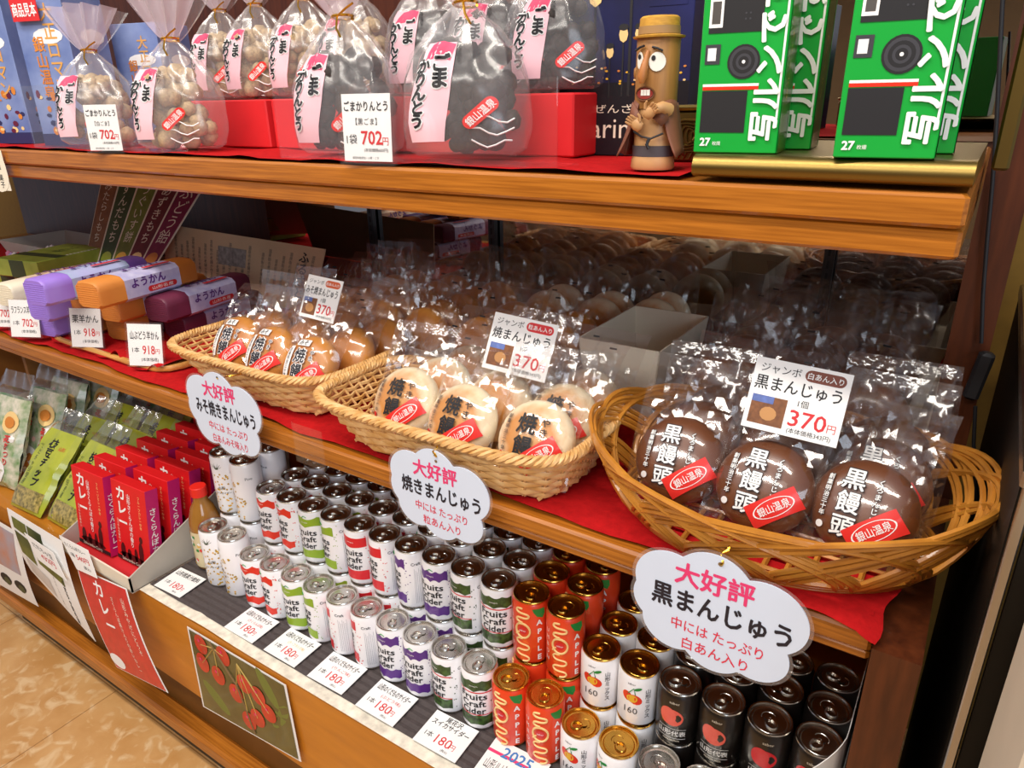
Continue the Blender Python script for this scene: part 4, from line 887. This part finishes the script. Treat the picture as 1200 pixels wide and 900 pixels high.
def cpost(m, f, w, h):
    m.text('さくらんぼカレー', BLACK, f, -w*.05, h*.28, w=w*.78, h=h*.14); m.text('1箱', BLACK, f, -w*.30, 0, h=h*.13); m.text('540円', REDINK, f, w*.1, -h*.02, w=w*.5, h=h*.2, bold=.01); m.text('(税込)', BLACK, f, w*.15, -h*.30, w=w*.3)
panel('price_card', hang([(90, 667), (114, 678), (103, 645), (69, 627)], [-.026, -.028, -.018, -.018]), .0006, WHITE, cpost, 'white price card hanging over the top of the red poster', 'price card')
def bpost(m, f, w, h):
    m.text('だだちゃ豆', BLACK, f, 0, h*.2, w=w*.7, h=h*.2); m.text('432円', REDINK, f, w*.05, -h*.12, w=w*.5, h=h*.24, bold=.01)
panel('price_card', hang([(45, 656), (78, 681), (62, 648), (28, 624)], [-.034, -.036, -.030, -.030]), .0006, WHITE, bpost, 'white price card hanging over the poster of green fields', 'price card')

# ------------------------------------------------------------------ upper shelf
KB = pm('sesame_brown', '#b59a74', .8, var=.25, scale=220, bump=.6); KD = pm('black_sesame', '#2c211d', .7, var=.4, scale=220, bump=.6)
BAGF = film('frosted_film', .22, 1.2, .03, .2); PKP = pm('pink_print', '#eebfc8', .6, var=.06); PKD = pm('deep_pink_print', '#d8466c', .6)
def karinto(kind, p, s, yaw, lean, label, v=0, fan=True):
    t = thing('karinto_bag', label, 'sweets bag', (p[0], p[1], p[2]+.043*s*math.sin(abs(lean))), (-lean, 0, yaw), 'gathered bags of fried dough sweets'); t.scale = (s, s, s)
    wx, wy, H = .068, .042, .150
    PR = [(0, .80, .86), (.004, .97, .98), (.03, 1.05, 1.06), (.07, 1.0, 1.0), (.10, .86, .84), (.125, .58, .6), (.142, .30, .36), (.152, .13, .2)]
    def prof(z):
        for (a, x0, y0), (b, x1, y1) in zip(PR, PR[1:]):
            if z <= b: k = (z-a)/(b-a); k = k*k*(3-2*k)*.5+k*.5; return x0+(x1-x0)*k, y0+(y1-y0)*k
        return PR[-1][1:]
    def surf(th, z):
        a, b = prof(z); k = max(0, (z-.05)/.10); pl = 1+.10*k*math.sin(11*th+v)+.05*k*math.sin(23*th+2*v)+.02*math.sin(5*th+z*60+v)
        x, y = sup(th, wx*a*pl, wy*b*pl, 2.6); return Vector((x, y, z))
    def body():
        m = MB(); n, nz = 56, 22; vs = [surf(2*PI*i/n, .152*(j/nz)) for j in range(nz+1) for i in range(n)]
        m.add(vs, [(j*n+i, j*n+(i+1) % n, (j+1)*n+(i+1) % n, (j+1)*n+i) for j in range(nz) for i in range(n)]+[tuple(range(n-1, -1, -1))], BAGF); return m
    def fan_():
        m = MB(); r = random.Random(v)
        for s_ in (0, 1):
            m.grid(lambda u, w: ((u-.5)*(.018+.115*w**.8), (.008 if s_ else -.004)+.007*math.sin(u*26+v+s_)*(.4+w)+(.015 if s_ else -.012)*w, .150+.075*w*(1-.25*abs(u-.5))), 28, 8, BAGF if s_ else PKF)
        return m
    def cont():
        m = MB(); r = random.Random(v+3)
        for i in range(90):
            z = r.uniform(.010, .108); a = r.uniform(0, 2*PI); k = r.uniform(.1, .80); x, y = math.cos(a)*wx*k*prof(z)[0]*.92, math.sin(a)*wy*k*.8; q = r.uniform(.0065, .0115); g = r.uniform(0, 3)
            b = MB().lathe([(.001, -1), (.7, -.75), (1, 0), (.75, .7), (.001, 1)], KB, 9); M = Matrix.Rotation(g, 3, 'Z') @ Matrix.Rotation(r.uniform(0, 3), 3, 'X')
            m.add([(Vector((x, y, z))+M @ (Vector(w)*q*1.25)) for w in b.v], b.f, KB if kind == 'b' else KD)
        return m
    def f(a, b, l=0):
        th = -PI/2+a/wx*1.05; q = surf(th, max(.001, min(.15, b))); d = Vector((q.x/wx**2, q.y/wy**2, 0)).normalized(); return q+d*(.0012+l)
    def prn():
        m = MB(); m.grid(lambda u, w: f(-.055+.040*u+.012*w, .012+.098*w), 8, 10, PKP); m.grid(lambda u, w: f(-.040+.030*u+.006*w, .095+.016*w-.006*abs(u-.5), .0003), 6, 4, PKD)
        for tx, a, b, h in (('ごま', -.018, .082, .034), ('かりんとう', -.040, .060, .070)):
            m.text(tx, WHITE, f, a, b, h=h, vert=True, bold=.09, ls=.85, l=.0007); m.text(tx, BLACK, f, a, b, h=h*.97, vert=True, bold=.045, ls=.85, l=.0012)
        m.text('黒造り' if kind == 'd' else '造り', BLACK, f, .0, .098, h=.018, vert=True, l=.0007)
        for k in range(3): m.tube([f(.012+.008*i, .034-.012*k+.004*math.sin(i*1.3+k), .0006) for i in range(6)], .0009, WHITE, 4)
        return m
    def pil():
        m = MB(); m.pill(f, .020, .040, .040, .014, STK, .0022, rot=.75); m.text('銀山温泉', WHITE, f, .020, .040, w=.033, h=.009, rot=.75, bold=.01, l=.0026); return m
    part('sweets', ('kc', kind, v), cont, t, smooth=50)['kind'] = 'stuff'
    bg = part('bag_film', ('kb', v), body, t, smooth=40); part('gathered_top', ('kf', v), fan_, t, smooth=40); part('bag_lettering', ('kp', kind, v), prn, bg); part('red_seal', ('ks', v), pil, bg)
    part('gold_tie', ('kt',), lambda: MB().tube([(.0125*math.cos(2*PI*i/16), .0115*math.sin(2*PI*i/16), .151+.0008*i/4) for i in range(18)], .0016, GOLDTIE, 6).tube([(.0, -.012, .152), (.018, -.022, .158), (.03, -.026, .162)], .0014, GOLDTIE, 5).tube([(.0, -.012, .152), (.004, -.022, .138), (.010, -.024, .128)], .0014, GOLDTIE, 5), t, label='gold twist tie')
PKF = film('pink_film', .45, 1.0, .03, .25, hazecol=(.96, .80, .86, 1))
def up(px, y, z=ZU+.0025): return (at(px, 180, y=y).x, y, z)
karinto('b', up(124, .165), .94, .5, .10, 'gathered bag of beige fried dough sweets, left of front beige pair', 1)
karinto('b', up(217, .160), .97, .35, .08, 'gathered bag of beige fried dough sweets, right of front beige pair', 2)
karinto('d', up(412, .185), 1.03, .25, .06, 'gathered bag of black sesame sweets behind the larger price holder', 3)
karinto('d', up(548, .175), 1.02, .45, .12, 'gathered bag of black sesame sweets right of the larger price holder', 4)
RB = MB().box(-.20, .00, .245, .42, ZU+.003, ZU+.072, REDBOX, .002); solid('red_box', RB, 'red box pedestal standing behind the beige sweets bags', 'box')
RB = MB().box(.012, .20, .245, .42, ZU+.003, ZU+.072, REDBOX, .002); solid('red_box', RB, 'red box pedestal standing left of the black sesame bags', 'box')
RB = MB().box(.215, .522, .245, .42, ZU+.003, ZU+.072, REDBOX, .002); solid('red_box', RB, 'long red box pedestal behind the two black sesame bags', 'box')
ZR = ZU+.0735
for i, (x, y, k, lb) in enumerate(((-.155, .30, 'b', 'first from left'), (-.055, .29, 'b', 'second from left'), (.05, .29, 'b', 'third from left'), (.155, .285, 'b', 'fourth from left'), (.29, .282, 'd', 'third from right'), (.39, .284, 'd', 'second from right'), (.475, .284, 'd', 'first from right'))):
    karinto(k, (x, y, ZR), .85, R.uniform(.1, .5), .05, 'gathered sweets bag on the red boxes, '+lb, i % 4+1)
for i, x in enumerate((.27, .39)): karinto('d', (x, .381, ZR), .85, R.uniform(.1, .5), .0, 'gathered sweets bag at the back of the long red box, '+('left' if i == 0 else 'right'), i+1)
def print_box(name, label, cat, loc, rz, w, d, h, mat, deco, extra=None, group=None):
    t = thing(name, label, cat, loc, (0, 0, rz), group)
    def go():
        m = MB().box(-w/2, w/2, -d/2, d/2, 0, h, mat, .0008); deco(m, FR((0, -d/2, h/2)), plane((w/2, 0, h/2), (0,1,0), (0,0,1)), w, d, h); return m
    part('carton', None, go, t, smooth=0)
    if extra: part(*extra, t, smooth=0)
    return t
BLUE = pm('dusk_blue_print', '#5a6ea8', .4, col2='#8fa0cc', scale=14, coat=.2)
def bluedeco(m, f, g, w, d, h):
    m.text('大正ロマン', pm('gold_print', '#d8a055', .5), f, w*.16, h*.12, h=h*.55, vert=True, bold=.02, l=.0003); m.text('銀山温泉', ORG, f, -w*.12, h*.0, h=h*.4, vert=True, bold=.02, l=.0003)
    for q, n_ in ((f, w), (g, d)):
        r = random.Random(3)
        for i in range(26): m.disc(q, r.uniform(-.42, .42)*n_, r.uniform(-.42, -.12)*h, n_*r.uniform(.03, .07), h*r.uniform(.01, .03), [ORG, BEIGE, pm('dusk_navy', '#2c2f5c', .5), PLUM][i % 4], 7, l=.0001+i*.00002)
        m.rect(q, -n_/2, n_/2, -h*.5, -h*.42, pm('dusk_navy', '#2c2f5c', .5), .0002); m.disc(q, n_*.1, h*.2, n_*.3, h*.05, WHITE, 12, l=.0001)
for i, (px, lb) in enumerate(((-2, 'cut by the left picture edge'), (62, 'right one of the front pair'))):
    print_box('gift_box', 'dusk blue picture gift box on the upper shelf, '+lb, 'box', up(px+44, .215), .30, .105, .085, .25, BLUE, bluedeco, group='dusk blue gift boxes')
print_box('gift_box', 'dusk blue picture gift box on the upper shelf, behind the beige bags', 'box', (-.42, .345, ZU+.0025), .30, .10, .085, .20, BLUE, bluedeco, group='dusk blue gift boxes')
p = up(106, .215); t = thing('sample_tag', 'red sample tag with white writing on the blue gift box', 'tag', (p[0]-.001, p[1]-.0540, ZU+.200), (0, 0, .30))
part('card', None, lambda: MB().box(-.028, .028, -.0005, .0005, 0, .034, REDINK).text('商品見本', WHITE, FR((0, -.0005, .017)), 0, 0, w=.05, h=.020, bold=.02), t, smooth=0)
# navy picture box, gold tin, behind the figurine
NAVY = pm('night_print', '#232a6a', .35, col2='#0e0f22', scale=7, coat=.2)
def night(m, f, g, w, d, h):
    m.rect(f, -w/2, w/2, -h*.5, -h*.13, pm('night_dark', '#0e0d18', .4), .0001); r = random.Random(6)
    for i in range(40): m.disc(f, r.uniform(-.48, .48)*w, h*r.uniform(-.15, -.05), w*.012, h*.006, [ORG, YEL, BEIGE][i % 3], 5, l=.0003)
    for a, b, s_ in ((-.22, .30, 1), (.05, .36, 1.1), (.0, .10, .6), (.12, .10, .6), (-.10, .02, .5), (.22, .03, .5)):
        m.rect(f, w*a-.0014*s_, w*a+.0014*s_, -h*.2, h*b, BLACK, .0003); m.disc(f, w*a, h*b, .009*s_, .014*s_, BEIGE, 8, l=.0004); m.disc(f, w*a, h*b+.012*s_, .010*s_, .006*s_, BLACK, 8, l=.0005)
    m.rect(f, w*.18, w*.45, h*.22, h*.49, NAVY, .0002); m.text('温泉', ORG, f, w*.31, h*.36, h=h*.22, vert=True, bold=.04, l=.0005)
    m.text('やかぜんざう', CREAM, f, -w*.12, -h*.26, w=w*.6, h=.010, l=.0004); m.text('Karinto', CREAM, f, -w*.05, -h*.36, w=w*.62, l=.0004)
print_box('picture_box', 'dark navy night scene box standing behind the wooden figurine', 'box', (.548, .335, ZU+.0025), .12, .155, .06, .215, NAVY, night)
def tin():
    m = MB().box(-.028, .028, -.02, .02, 0, .050, BRASS, .003); f = FR((0, -.02, .026))
    for i in range(5): m.tube([f(.005*(5-i)*math.cos(a), .0035*(5-i)*math.sin(a)+.003*math.sin(3*a), .0005) for a in [2*PI*k/18 for k in range(18)]], .0011, BRASS, 5, closed=True)
    for i in range(9): m.tube([f(-.024+.006*i, -.022, .0006), f(-.021+.006*i, -.016, .0006)], .001, BRASS, 4)
    m.box(-.030, .030, -.022, .022, .050, .055, BRASS, .002); return m
solid('gold_tin', tin, 'embossed gold tin half hidden behind the wooden figurine', 'tin', loc=(.668, .250, ZU+.003), rot=(0, 0, .15))
# the figurine: carved wooden man in straw hat and brown coat
def figurine():
    c = up(765, .150, ZU+.0035); t = thing('wooden_figurine', 'carved wooden figurine of a man in straw hat and brown coat', 'figurine', c, (0, 0, .05)); t.scale = (.74, .74, .735)
    SKIN = pm('tan_wood', '#a8753a', .5, col2='#946430', scale=20, stretch=(8, 8, 1)); LT = pm('pale_wood', '#c39360', .5, var=.06); COAT = pm('coat_brown', '#7c4a34', .6, var=.1); HAT = pm('straw_gold', '#d6a23c', .6, col2='#b9852c', scale=90, stretch=(1, 1, 4)); SASH = pm('sash_grey', '#4a4448', .6)
    part('torso', None, lambda: MB().lathe([(.026, 0), (.028, .003), (.027, .012), (.0245, .020), (.0255, .060), (.024, .072)], LT, 28, sy=.85), t, smooth=50)
    part('sash', None, lambda: MB().lathe([(.0262, .016), (.0266, .029)], SASH, 28, cap0=False, cap1=False, sy=.85), t)
    part('head', None, lambda: MB().lathe([(.020, .070), (.0245, .072), (.026, .080), (.0262, .150), (.024, .153)], SKIN, 30, sy=.9), t, smooth=40)
    ht = part('hat', None, lambda: MB().lathe([(.024, .151), (.0305, .1505), (.0315, .1525), (.0245, .154), (.0235, .172), (.021, .174)], HAT, 32, sy=.92), t, smooth=30)
    part('hat_band', None, lambda: MB().lathe([(.0252, .1545), (.0248, .163)], pm('band_tan', '#a07a4a', .6), 32, cap0=False, cap1=False, sy=.92), ht)
    def coat():
        m = MB()
        for s_ in (-1, 1):
            m.grid(lambda u, v: (lambda a, rr: (rr*math.cos(a), rr*math.sin(a)*.9, .078-.062*v+.004*math.sin(u*3)))(-PI/2+s_*(.55+1.0*u+.35*v*(1-u)), .0265+.012*v+.010*v*v*(1-u)), 12, 8, COAT)
            m.grid(lambda u, v: (lambda a, rr: (rr*math.cos(a), rr*math.sin(a)*.9, .078-.062*v))(-PI/2+s_*(1.55+1.6*u), .0265+.012*v), 10, 8, COAT)
            m.poly([(s_*.006, -.027, .062), (s_*.020, -.026, .080), (s_*.026, -.022, .060), (s_*.020, -.031, .052)], COAT)
        return m
    o = part('coat', None, coat, t, smooth=60); sm = o.modifiers.new('thickness', 'SOLIDIFY'); sm.thickness = .0014
    def hand(s_, c, rot):
        m = MB(); M = Matrix.Rotation(rot, 3, 'Y'); P_ = lambda x, y, z: Vector(c)+M @ Vector((s_*x, y, z))
        b = MB().lathe([(.001, -.008), (.006, -.006), (.0075, 0), (.0065, .006), (.001, .008)], LT, 10, sy=.55); m.add([Vector(c)+M @ Vector(w) for w in b.v], b.f, LT)
        for i in range(4): m.tube([P_(-.0045+.003*i, -.002, .006), P_(-.005+.0033*i, -.0045, .0115-.0012*abs(i-1.5)), P_(-.005+.0032*i, -.0060, .0145-.0015*abs(i-1.5))], [.0017, .0016, .0011], LT, 6)
        m.tube([P_(.006, -.002, -.001), P_(.0105, -.0035, .003), P_(.0115, -.0045, .0065)], [.0019, .0017, .0012], LT, 6); return m
    part('hand', None, lambda: hand(1, (-.011, -.031, .054), -.9), t, smooth=50); part('hand', None, lambda: hand(-1, (.004, -.031, .068), .9), t, smooth=50)
    part('sleeve', None, lambda: MB().tube([(.023, -.016, .070), (.018, -.027, .074), (.009, -.031, .071)], [.008, .0068, .0055], LT, 10), t, smooth=50)
    part('cord', None, lambda: MB().tube([(-.018, -.023, .046), (-.006, -.0265, .040), (.006, -.027, .038), (.020, -.023, .044)], .0013, BLACK, 6).tube([(.004, -.0275, .038), (.002, -.029, .031), (.005, -.029, .026)], .002, BLACK, 6), t)
    part('nose', None, lambda: MB().tube([(-.004, -.0235, .136), (-.006, -.027, .122), (-.0075, -.0305, .108), (-.0075, -.0290, .101)], [.0022, .0042, .0062, .003], pm('nose_wood', '#b5733c', .5, var=.06), 12), t, smooth=60)
    EYE = pm('eye_white', '#e9e6dc', .4)
    for x, z, rx, ry in ((.0075, .124, .0095, .0105), (-.0145, .126, .0048, .0095)):
        def ey(x=x, z=z, rx=rx, ry=ry):
            m = MB(); fn = lambda a, b, l=0: Vector((a, -.9*math.sqrt(max(1e-6, .0264**2-a*a))-.0012-l, b)); m.disc(fn, x, z, rx, ry, EYE, 20); m.disc(fn, x-.003*(x > 0)-.001, z+.004, .0026, .003, BLACK, 12, l=.0004); return m
        part('eye', None, ey, t)
        part('eyebrow', None, lambda x=x, z=z: MB().tube([(x-.006, -.0255 if x > 0 else -.0215, z+.013+(.003 if x > 0 else -.002)), (x, -.0255 if x > 0 else -.0225, z+.0145), (x+.006, -.0225 if x > 0 else -.0255, z+.0115+(0 if x > 0 else .004))], .0014, BLACK, 6), t)
    def mouth():
        m = MB(); fn = lambda a, b, l=0: Vector((a, -.9*math.sqrt(max(1e-6, .0264**2-a*a))-.0010-l, b)); m.disc(fn, -.006, .089, .0125, .0078, BLACK, 20); m.disc(fn, -.006, .089, .011, .0062, pm('mouth_red', '#8a2a20', .5), 20, l=.0003)
        for i in range(3): m.rect(fn, -.011+.0042*i, -.0072+.0042*i, .087, .0935, EYE, .0006)
        m.tube([fn(-.006+.0125*math.cos(a), .089+.0078*math.sin(a), .0004) for a in [2*PI*k/20 for k in range(20)]], .0010, pm('lip_brown', '#6a4020', .5), 5, closed=True); return m
    part('mouth', None, mouth, t)
    part('ear', None, lambda: MB().lathe([(.001, -.008), (.004, -.005), (.0045, 0), (.004, .005), (.001, .008)], SKIN, 10, c=(-.0265, .002, .113)), t, smooth=50)
figurine()
# brass tray with green camera boxes
def btray():
    m = MB(); x0, x1, y0, y1, z = .712, .918, .108, .34, ZU+.0015
    prof = [(y0+.006, z+.001), (y0+.001, z+.004), (y0, z+.010), (y0+.003, z+.0165), (y0+.008, z+.019), (y0+.02, z+.019), (y1, z+.019)]
    m.add([(x, y, zz) for x in (x0, x1) for y, zz in prof]+[(x0, y1, z+.0005), (x1, y1, z+.0005)], [(i, i+7, i+8, i+1) for i in range(6)]+[tuple(range(6, -1, -1))+(14,), tuple(range(7, 14))+(15,), (0, 14, 15, 7)], BRASS); return m
solid('brass_tray', btray, 'low brass metal tray under the green camera boxes', 'tray', smooth=50)
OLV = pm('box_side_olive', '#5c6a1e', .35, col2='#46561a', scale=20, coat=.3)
def camdeco(m, f, g, w, d, h):
    m.rect(f, -w*.42, w*.20, h*.18, h*.43, BLACK, .0001); m.disc(f, -w*.10, h*.43, w*.30, h*.02, BLACK, 16, l=.0001); m.rect(f, -w*.42, -w*.26, h*.21, h*.37, WHITE, .0002); m.rect(f, -w*.39, -w*.29, h*.23, h*.35, STEEL, .0003)
    m.rect(f, -w*.44, -w*.26, h*.01, h*.12, DARKG, .0001); m.rect(f, -w*.41, -w*.31, h*.03, h*.10, WHITE, .0002)
    for r_, c in ((.19, BLACK), (.165, DARKG), (.13, BLACK), (.09, DARKG), (.06, BLACK), (.02, WHITE)): m.disc(f, w*.02, h*.02, w*r_, w*r_, c, 22, l=.0002+.0001*(.2-r_)*10)
    m.rect(f, -w*.44, w*.22, -h*.115, -h*.10, WHITE, .0001); m.rect(f, -w*.44, w*.22, -h*.135, -h*.115, TOMATO, .0001); m.rect(f, -w*.44, w*.10, -h*.38, -h*.14, BLACK, .0001)
    for i in range(4): m.disc(f, w*(.0+.05*(i % 2)), h*(.25+.03*(i//2)), w*.012, w*.012, DARKG, 6, l=.0003)
    m.text('写ルンです', WHITE, f, w*.32, h*.02, w=h*.88, h=w*.30, bold=.035, rot=PI/2, l=.0012); m.text('27', WHITE, f, -w*.36, -h*.435, h=h*.045, bold=.04, l=.0004); m.text('枚撮', WHITE, f, -w*.22, -h*.443, h=h*.024, l=.0004)
    m.rect(f, w*.45, w*.475, -h*.3, h*.5, WHITE, .0002); m.text('シンプルエースISO400', WHITE, f, -w*.1, h*.475, w=w*.6, l=.0003)
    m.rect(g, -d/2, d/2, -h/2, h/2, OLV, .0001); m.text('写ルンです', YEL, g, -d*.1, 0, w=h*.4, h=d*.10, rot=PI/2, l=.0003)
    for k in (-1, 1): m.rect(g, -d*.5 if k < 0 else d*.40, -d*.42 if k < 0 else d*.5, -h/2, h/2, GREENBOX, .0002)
ZT = ZU+.0212
for i, (px, y, dx, lb) in enumerate(((867, .150, 0, 'front one of the left pair'), (1037, .135, 0, 'front one of the right pair'), (867, .212, .014, 'behind the left front one'), (1037, .198, .008, 'behind the right front one'))):
    x = at(px, 170, y=(.150 if px < 900 else .135)).x+dx
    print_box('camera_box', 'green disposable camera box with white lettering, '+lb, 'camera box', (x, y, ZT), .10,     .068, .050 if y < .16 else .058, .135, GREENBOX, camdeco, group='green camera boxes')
# acrylic price holders and shields
def up_card(px, y, s, sub, label, yaw):
    p = up(px, y); t = thing('price_card', label, 'price card', (p[0], y, ZU-.0015 if 0 else ZU+.0008), (-.06, 0, yaw), 'acrylic price holders on the upper shelf'); t.scale = (s, s, s)
    def go():
        w, h = .066, .074; m = MB().box(-w/2, w/2, -.0004, .0004, .003, h, WHITE); f = FR((0, -.0004, h/2))
        m.text('ごまかりんとう', BLACK, f, 0, h*.33, w=w*.90, h=h*.14, bold=.02); m.text('【'+sub+'】', BLACK, f, 0, h*.11, h=h*.10); m.text('1袋', BLACK, f, -w*.32, -h*.14, h=h*.14); m.text('702', REDINK, f, w*.10, -h*.12, h=h*.19, bold=.02); m.text('円', REDINK, f, w*.38, -h*.17, h=h*.11); m.text('(本体価格650円)', BLACK, f, w*.18, -h*.30, w=w*.5, h=h*.065); m.text('保存料無添加・小麦・ごま', DARKG, f, -w*.05, -h*.41, w=w*.55); return m
    def hold():
        w, h = .076, .082; m = MB().box(-w/2, w/2, -.0032, -.0018, -.002, h, ACRYL); m.box(-w/2, w/2, .0012, .0026, 0, h, ACRYL); m.box(-w/2, w/2, -.0032, .04, -.0003, .0009, ACRYL); return m
    part('card', None, go, t, smooth=0); part('acrylic_holder', None, hold, t, smooth=0)
up_card(431, .1085, 1.0, '黒ごま', 'white 702 yen card in acrylic holder before the black sesame bags', .12)
up_card(126, .1085, .92, '白ごま', 'white 702 yen card in acrylic holder before the beige bags', .30)
for px0, px1, y, h, lb in ((328, 652, .124, .085, 'clear acrylic shield standing before the black sesame bags'), (42, 214, .124, .100, 'clear acrylic shield standing before the beige bags')):
    a, b = up(px0, y)[0], up(px1, y)[0]; m = MB().box(a, b, y, y+.0022, ZU+.002, ZU+h, ACRYL); m.box(a, b, y+.0022, y+.045, ZU+.0022, ZU+.0042, ACRYL); solid('acrylic_shield', m, lb, 'shield', smooth=0)
m = MB().box(.205, .40, .0640, .0655, ZM+.004, ZM+.055, ACRYL); 
a, b = at(402, 500, y=.052), at(455, 540, y=.052)
solid('acrylic_shield', MB().box(.205, .262, .0515, .0530, ZM-.03, ZM+.028, ACRYL), 'small clear acrylic plate between the left and middle baskets', 'shield', smooth=0)
# price tag hanging at the far left under the upper shelf
def tagm():
    m = MB(); n = plane((0, 0, 0), (1,0,0), (0,0,1)); m.pill(n, 0, 0, .055, .075, CREAM); q = MB().box(-.025, .025, .0, .0012, -.035, .035, CREAM, .0003); m.add(q.v, q.f, CREAM)
    m.text('黒糖', BLACK, n, .008, .015, h=.026, vert=True, l=.0004); m.text('菓子', BLACK, n, .008, -.018, h=.024, vert=True, l=.0004); return m
solid('price_tag', tagm, 'cream hanging price tag cut by the left picture edge', 'price tag', loc=tuple(at(-4, 200, y=.100)), rot=(0, 0, .2))
# ------------------------------------------------------------------ right end
cab = link('cord', MB().tube([at(px, py, y=.352) for px, py in ((1176, -20), (1172, 60), (1168, 140), (1163, 215), (1157, 280), (1152, 345), (1150, 402))], .0019, BLACK, 8).mesh('cord', 60)); tag(cab, 'thin black electric cord running down the dark upright post', 'cord')
sw = at(1147, 440, y=.350); m = MB().box(-.0075, .0075, -.008, .006, -.027, .027, BLACK, .003); solid('cord_switch', m, 'black inline switch hanging on the cord by the upright post', 'switch', loc=tuple(sw), rot=(0, .12, 0))
m = MB().tube([at(px, py, y=.352) for px, py in ((1143, 476), (1141, 520), (1144, 600), (1140, 680), (1134, 760), (1131, 830))], .0019, BLACK, 8); solid('cord', m, 'thin black electric cord hanging below the inline switch', 'cord', smooth=60)
b = at(1185, 60, y=.20); m = MB().box(.926, .938, .19, .215, ZU+.008, 1.25, BRASS, .002); solid('brass_strip', m, 'vertical brass angle strip beside the upright post', 'metal strip')
ax = at(1189, 630, y=.05).x
def fridge():
    t = thing('glass_showcase', 'dark glass showcase with aluminium edge right of the cabinet', 'showcase', (ax, .05, ZF))
    AL = pm('aluminium', '#b7b4b0', .25, 1); GL = pm('dark_glass', '#191510', .5, spec=.2)
    part('corner_post', None, lambda: MB().box(-.0035, .0035, -.004, .004, 0, .93, AL, .001), t)
    part('glass_side', None, lambda: MB().box(.006, .5, .002, .010, .0, .92, GL), t); part('glass_return', None, lambda: MB().box(-.004, .004, .012, .6, .0, .92, GL), t)
    part('base_trim', None, lambda: MB().box(-.008, .5, -.012, .012, .0, .04, AL, .002).box(-.004, .5, -.008, .01, .0, .63, pm('ribbed_dark', '#2a241c', .4), .001), t)
    part('top_rail', None, lambda: MB().box(-.006, .5, -.004, .6, .92, .935, AL, .002), t)
fridge()
wx_ = at(1218, 835, y=-.10).x
m = MB().box(wx_, wx_+.35, -.10, .03, ZF, .50, pm('beige_counter', '#d9cdb8', .5, var=.03), .004); solid('counter_end', m, 'pale beige counter end in the lower right corner', 'counter')
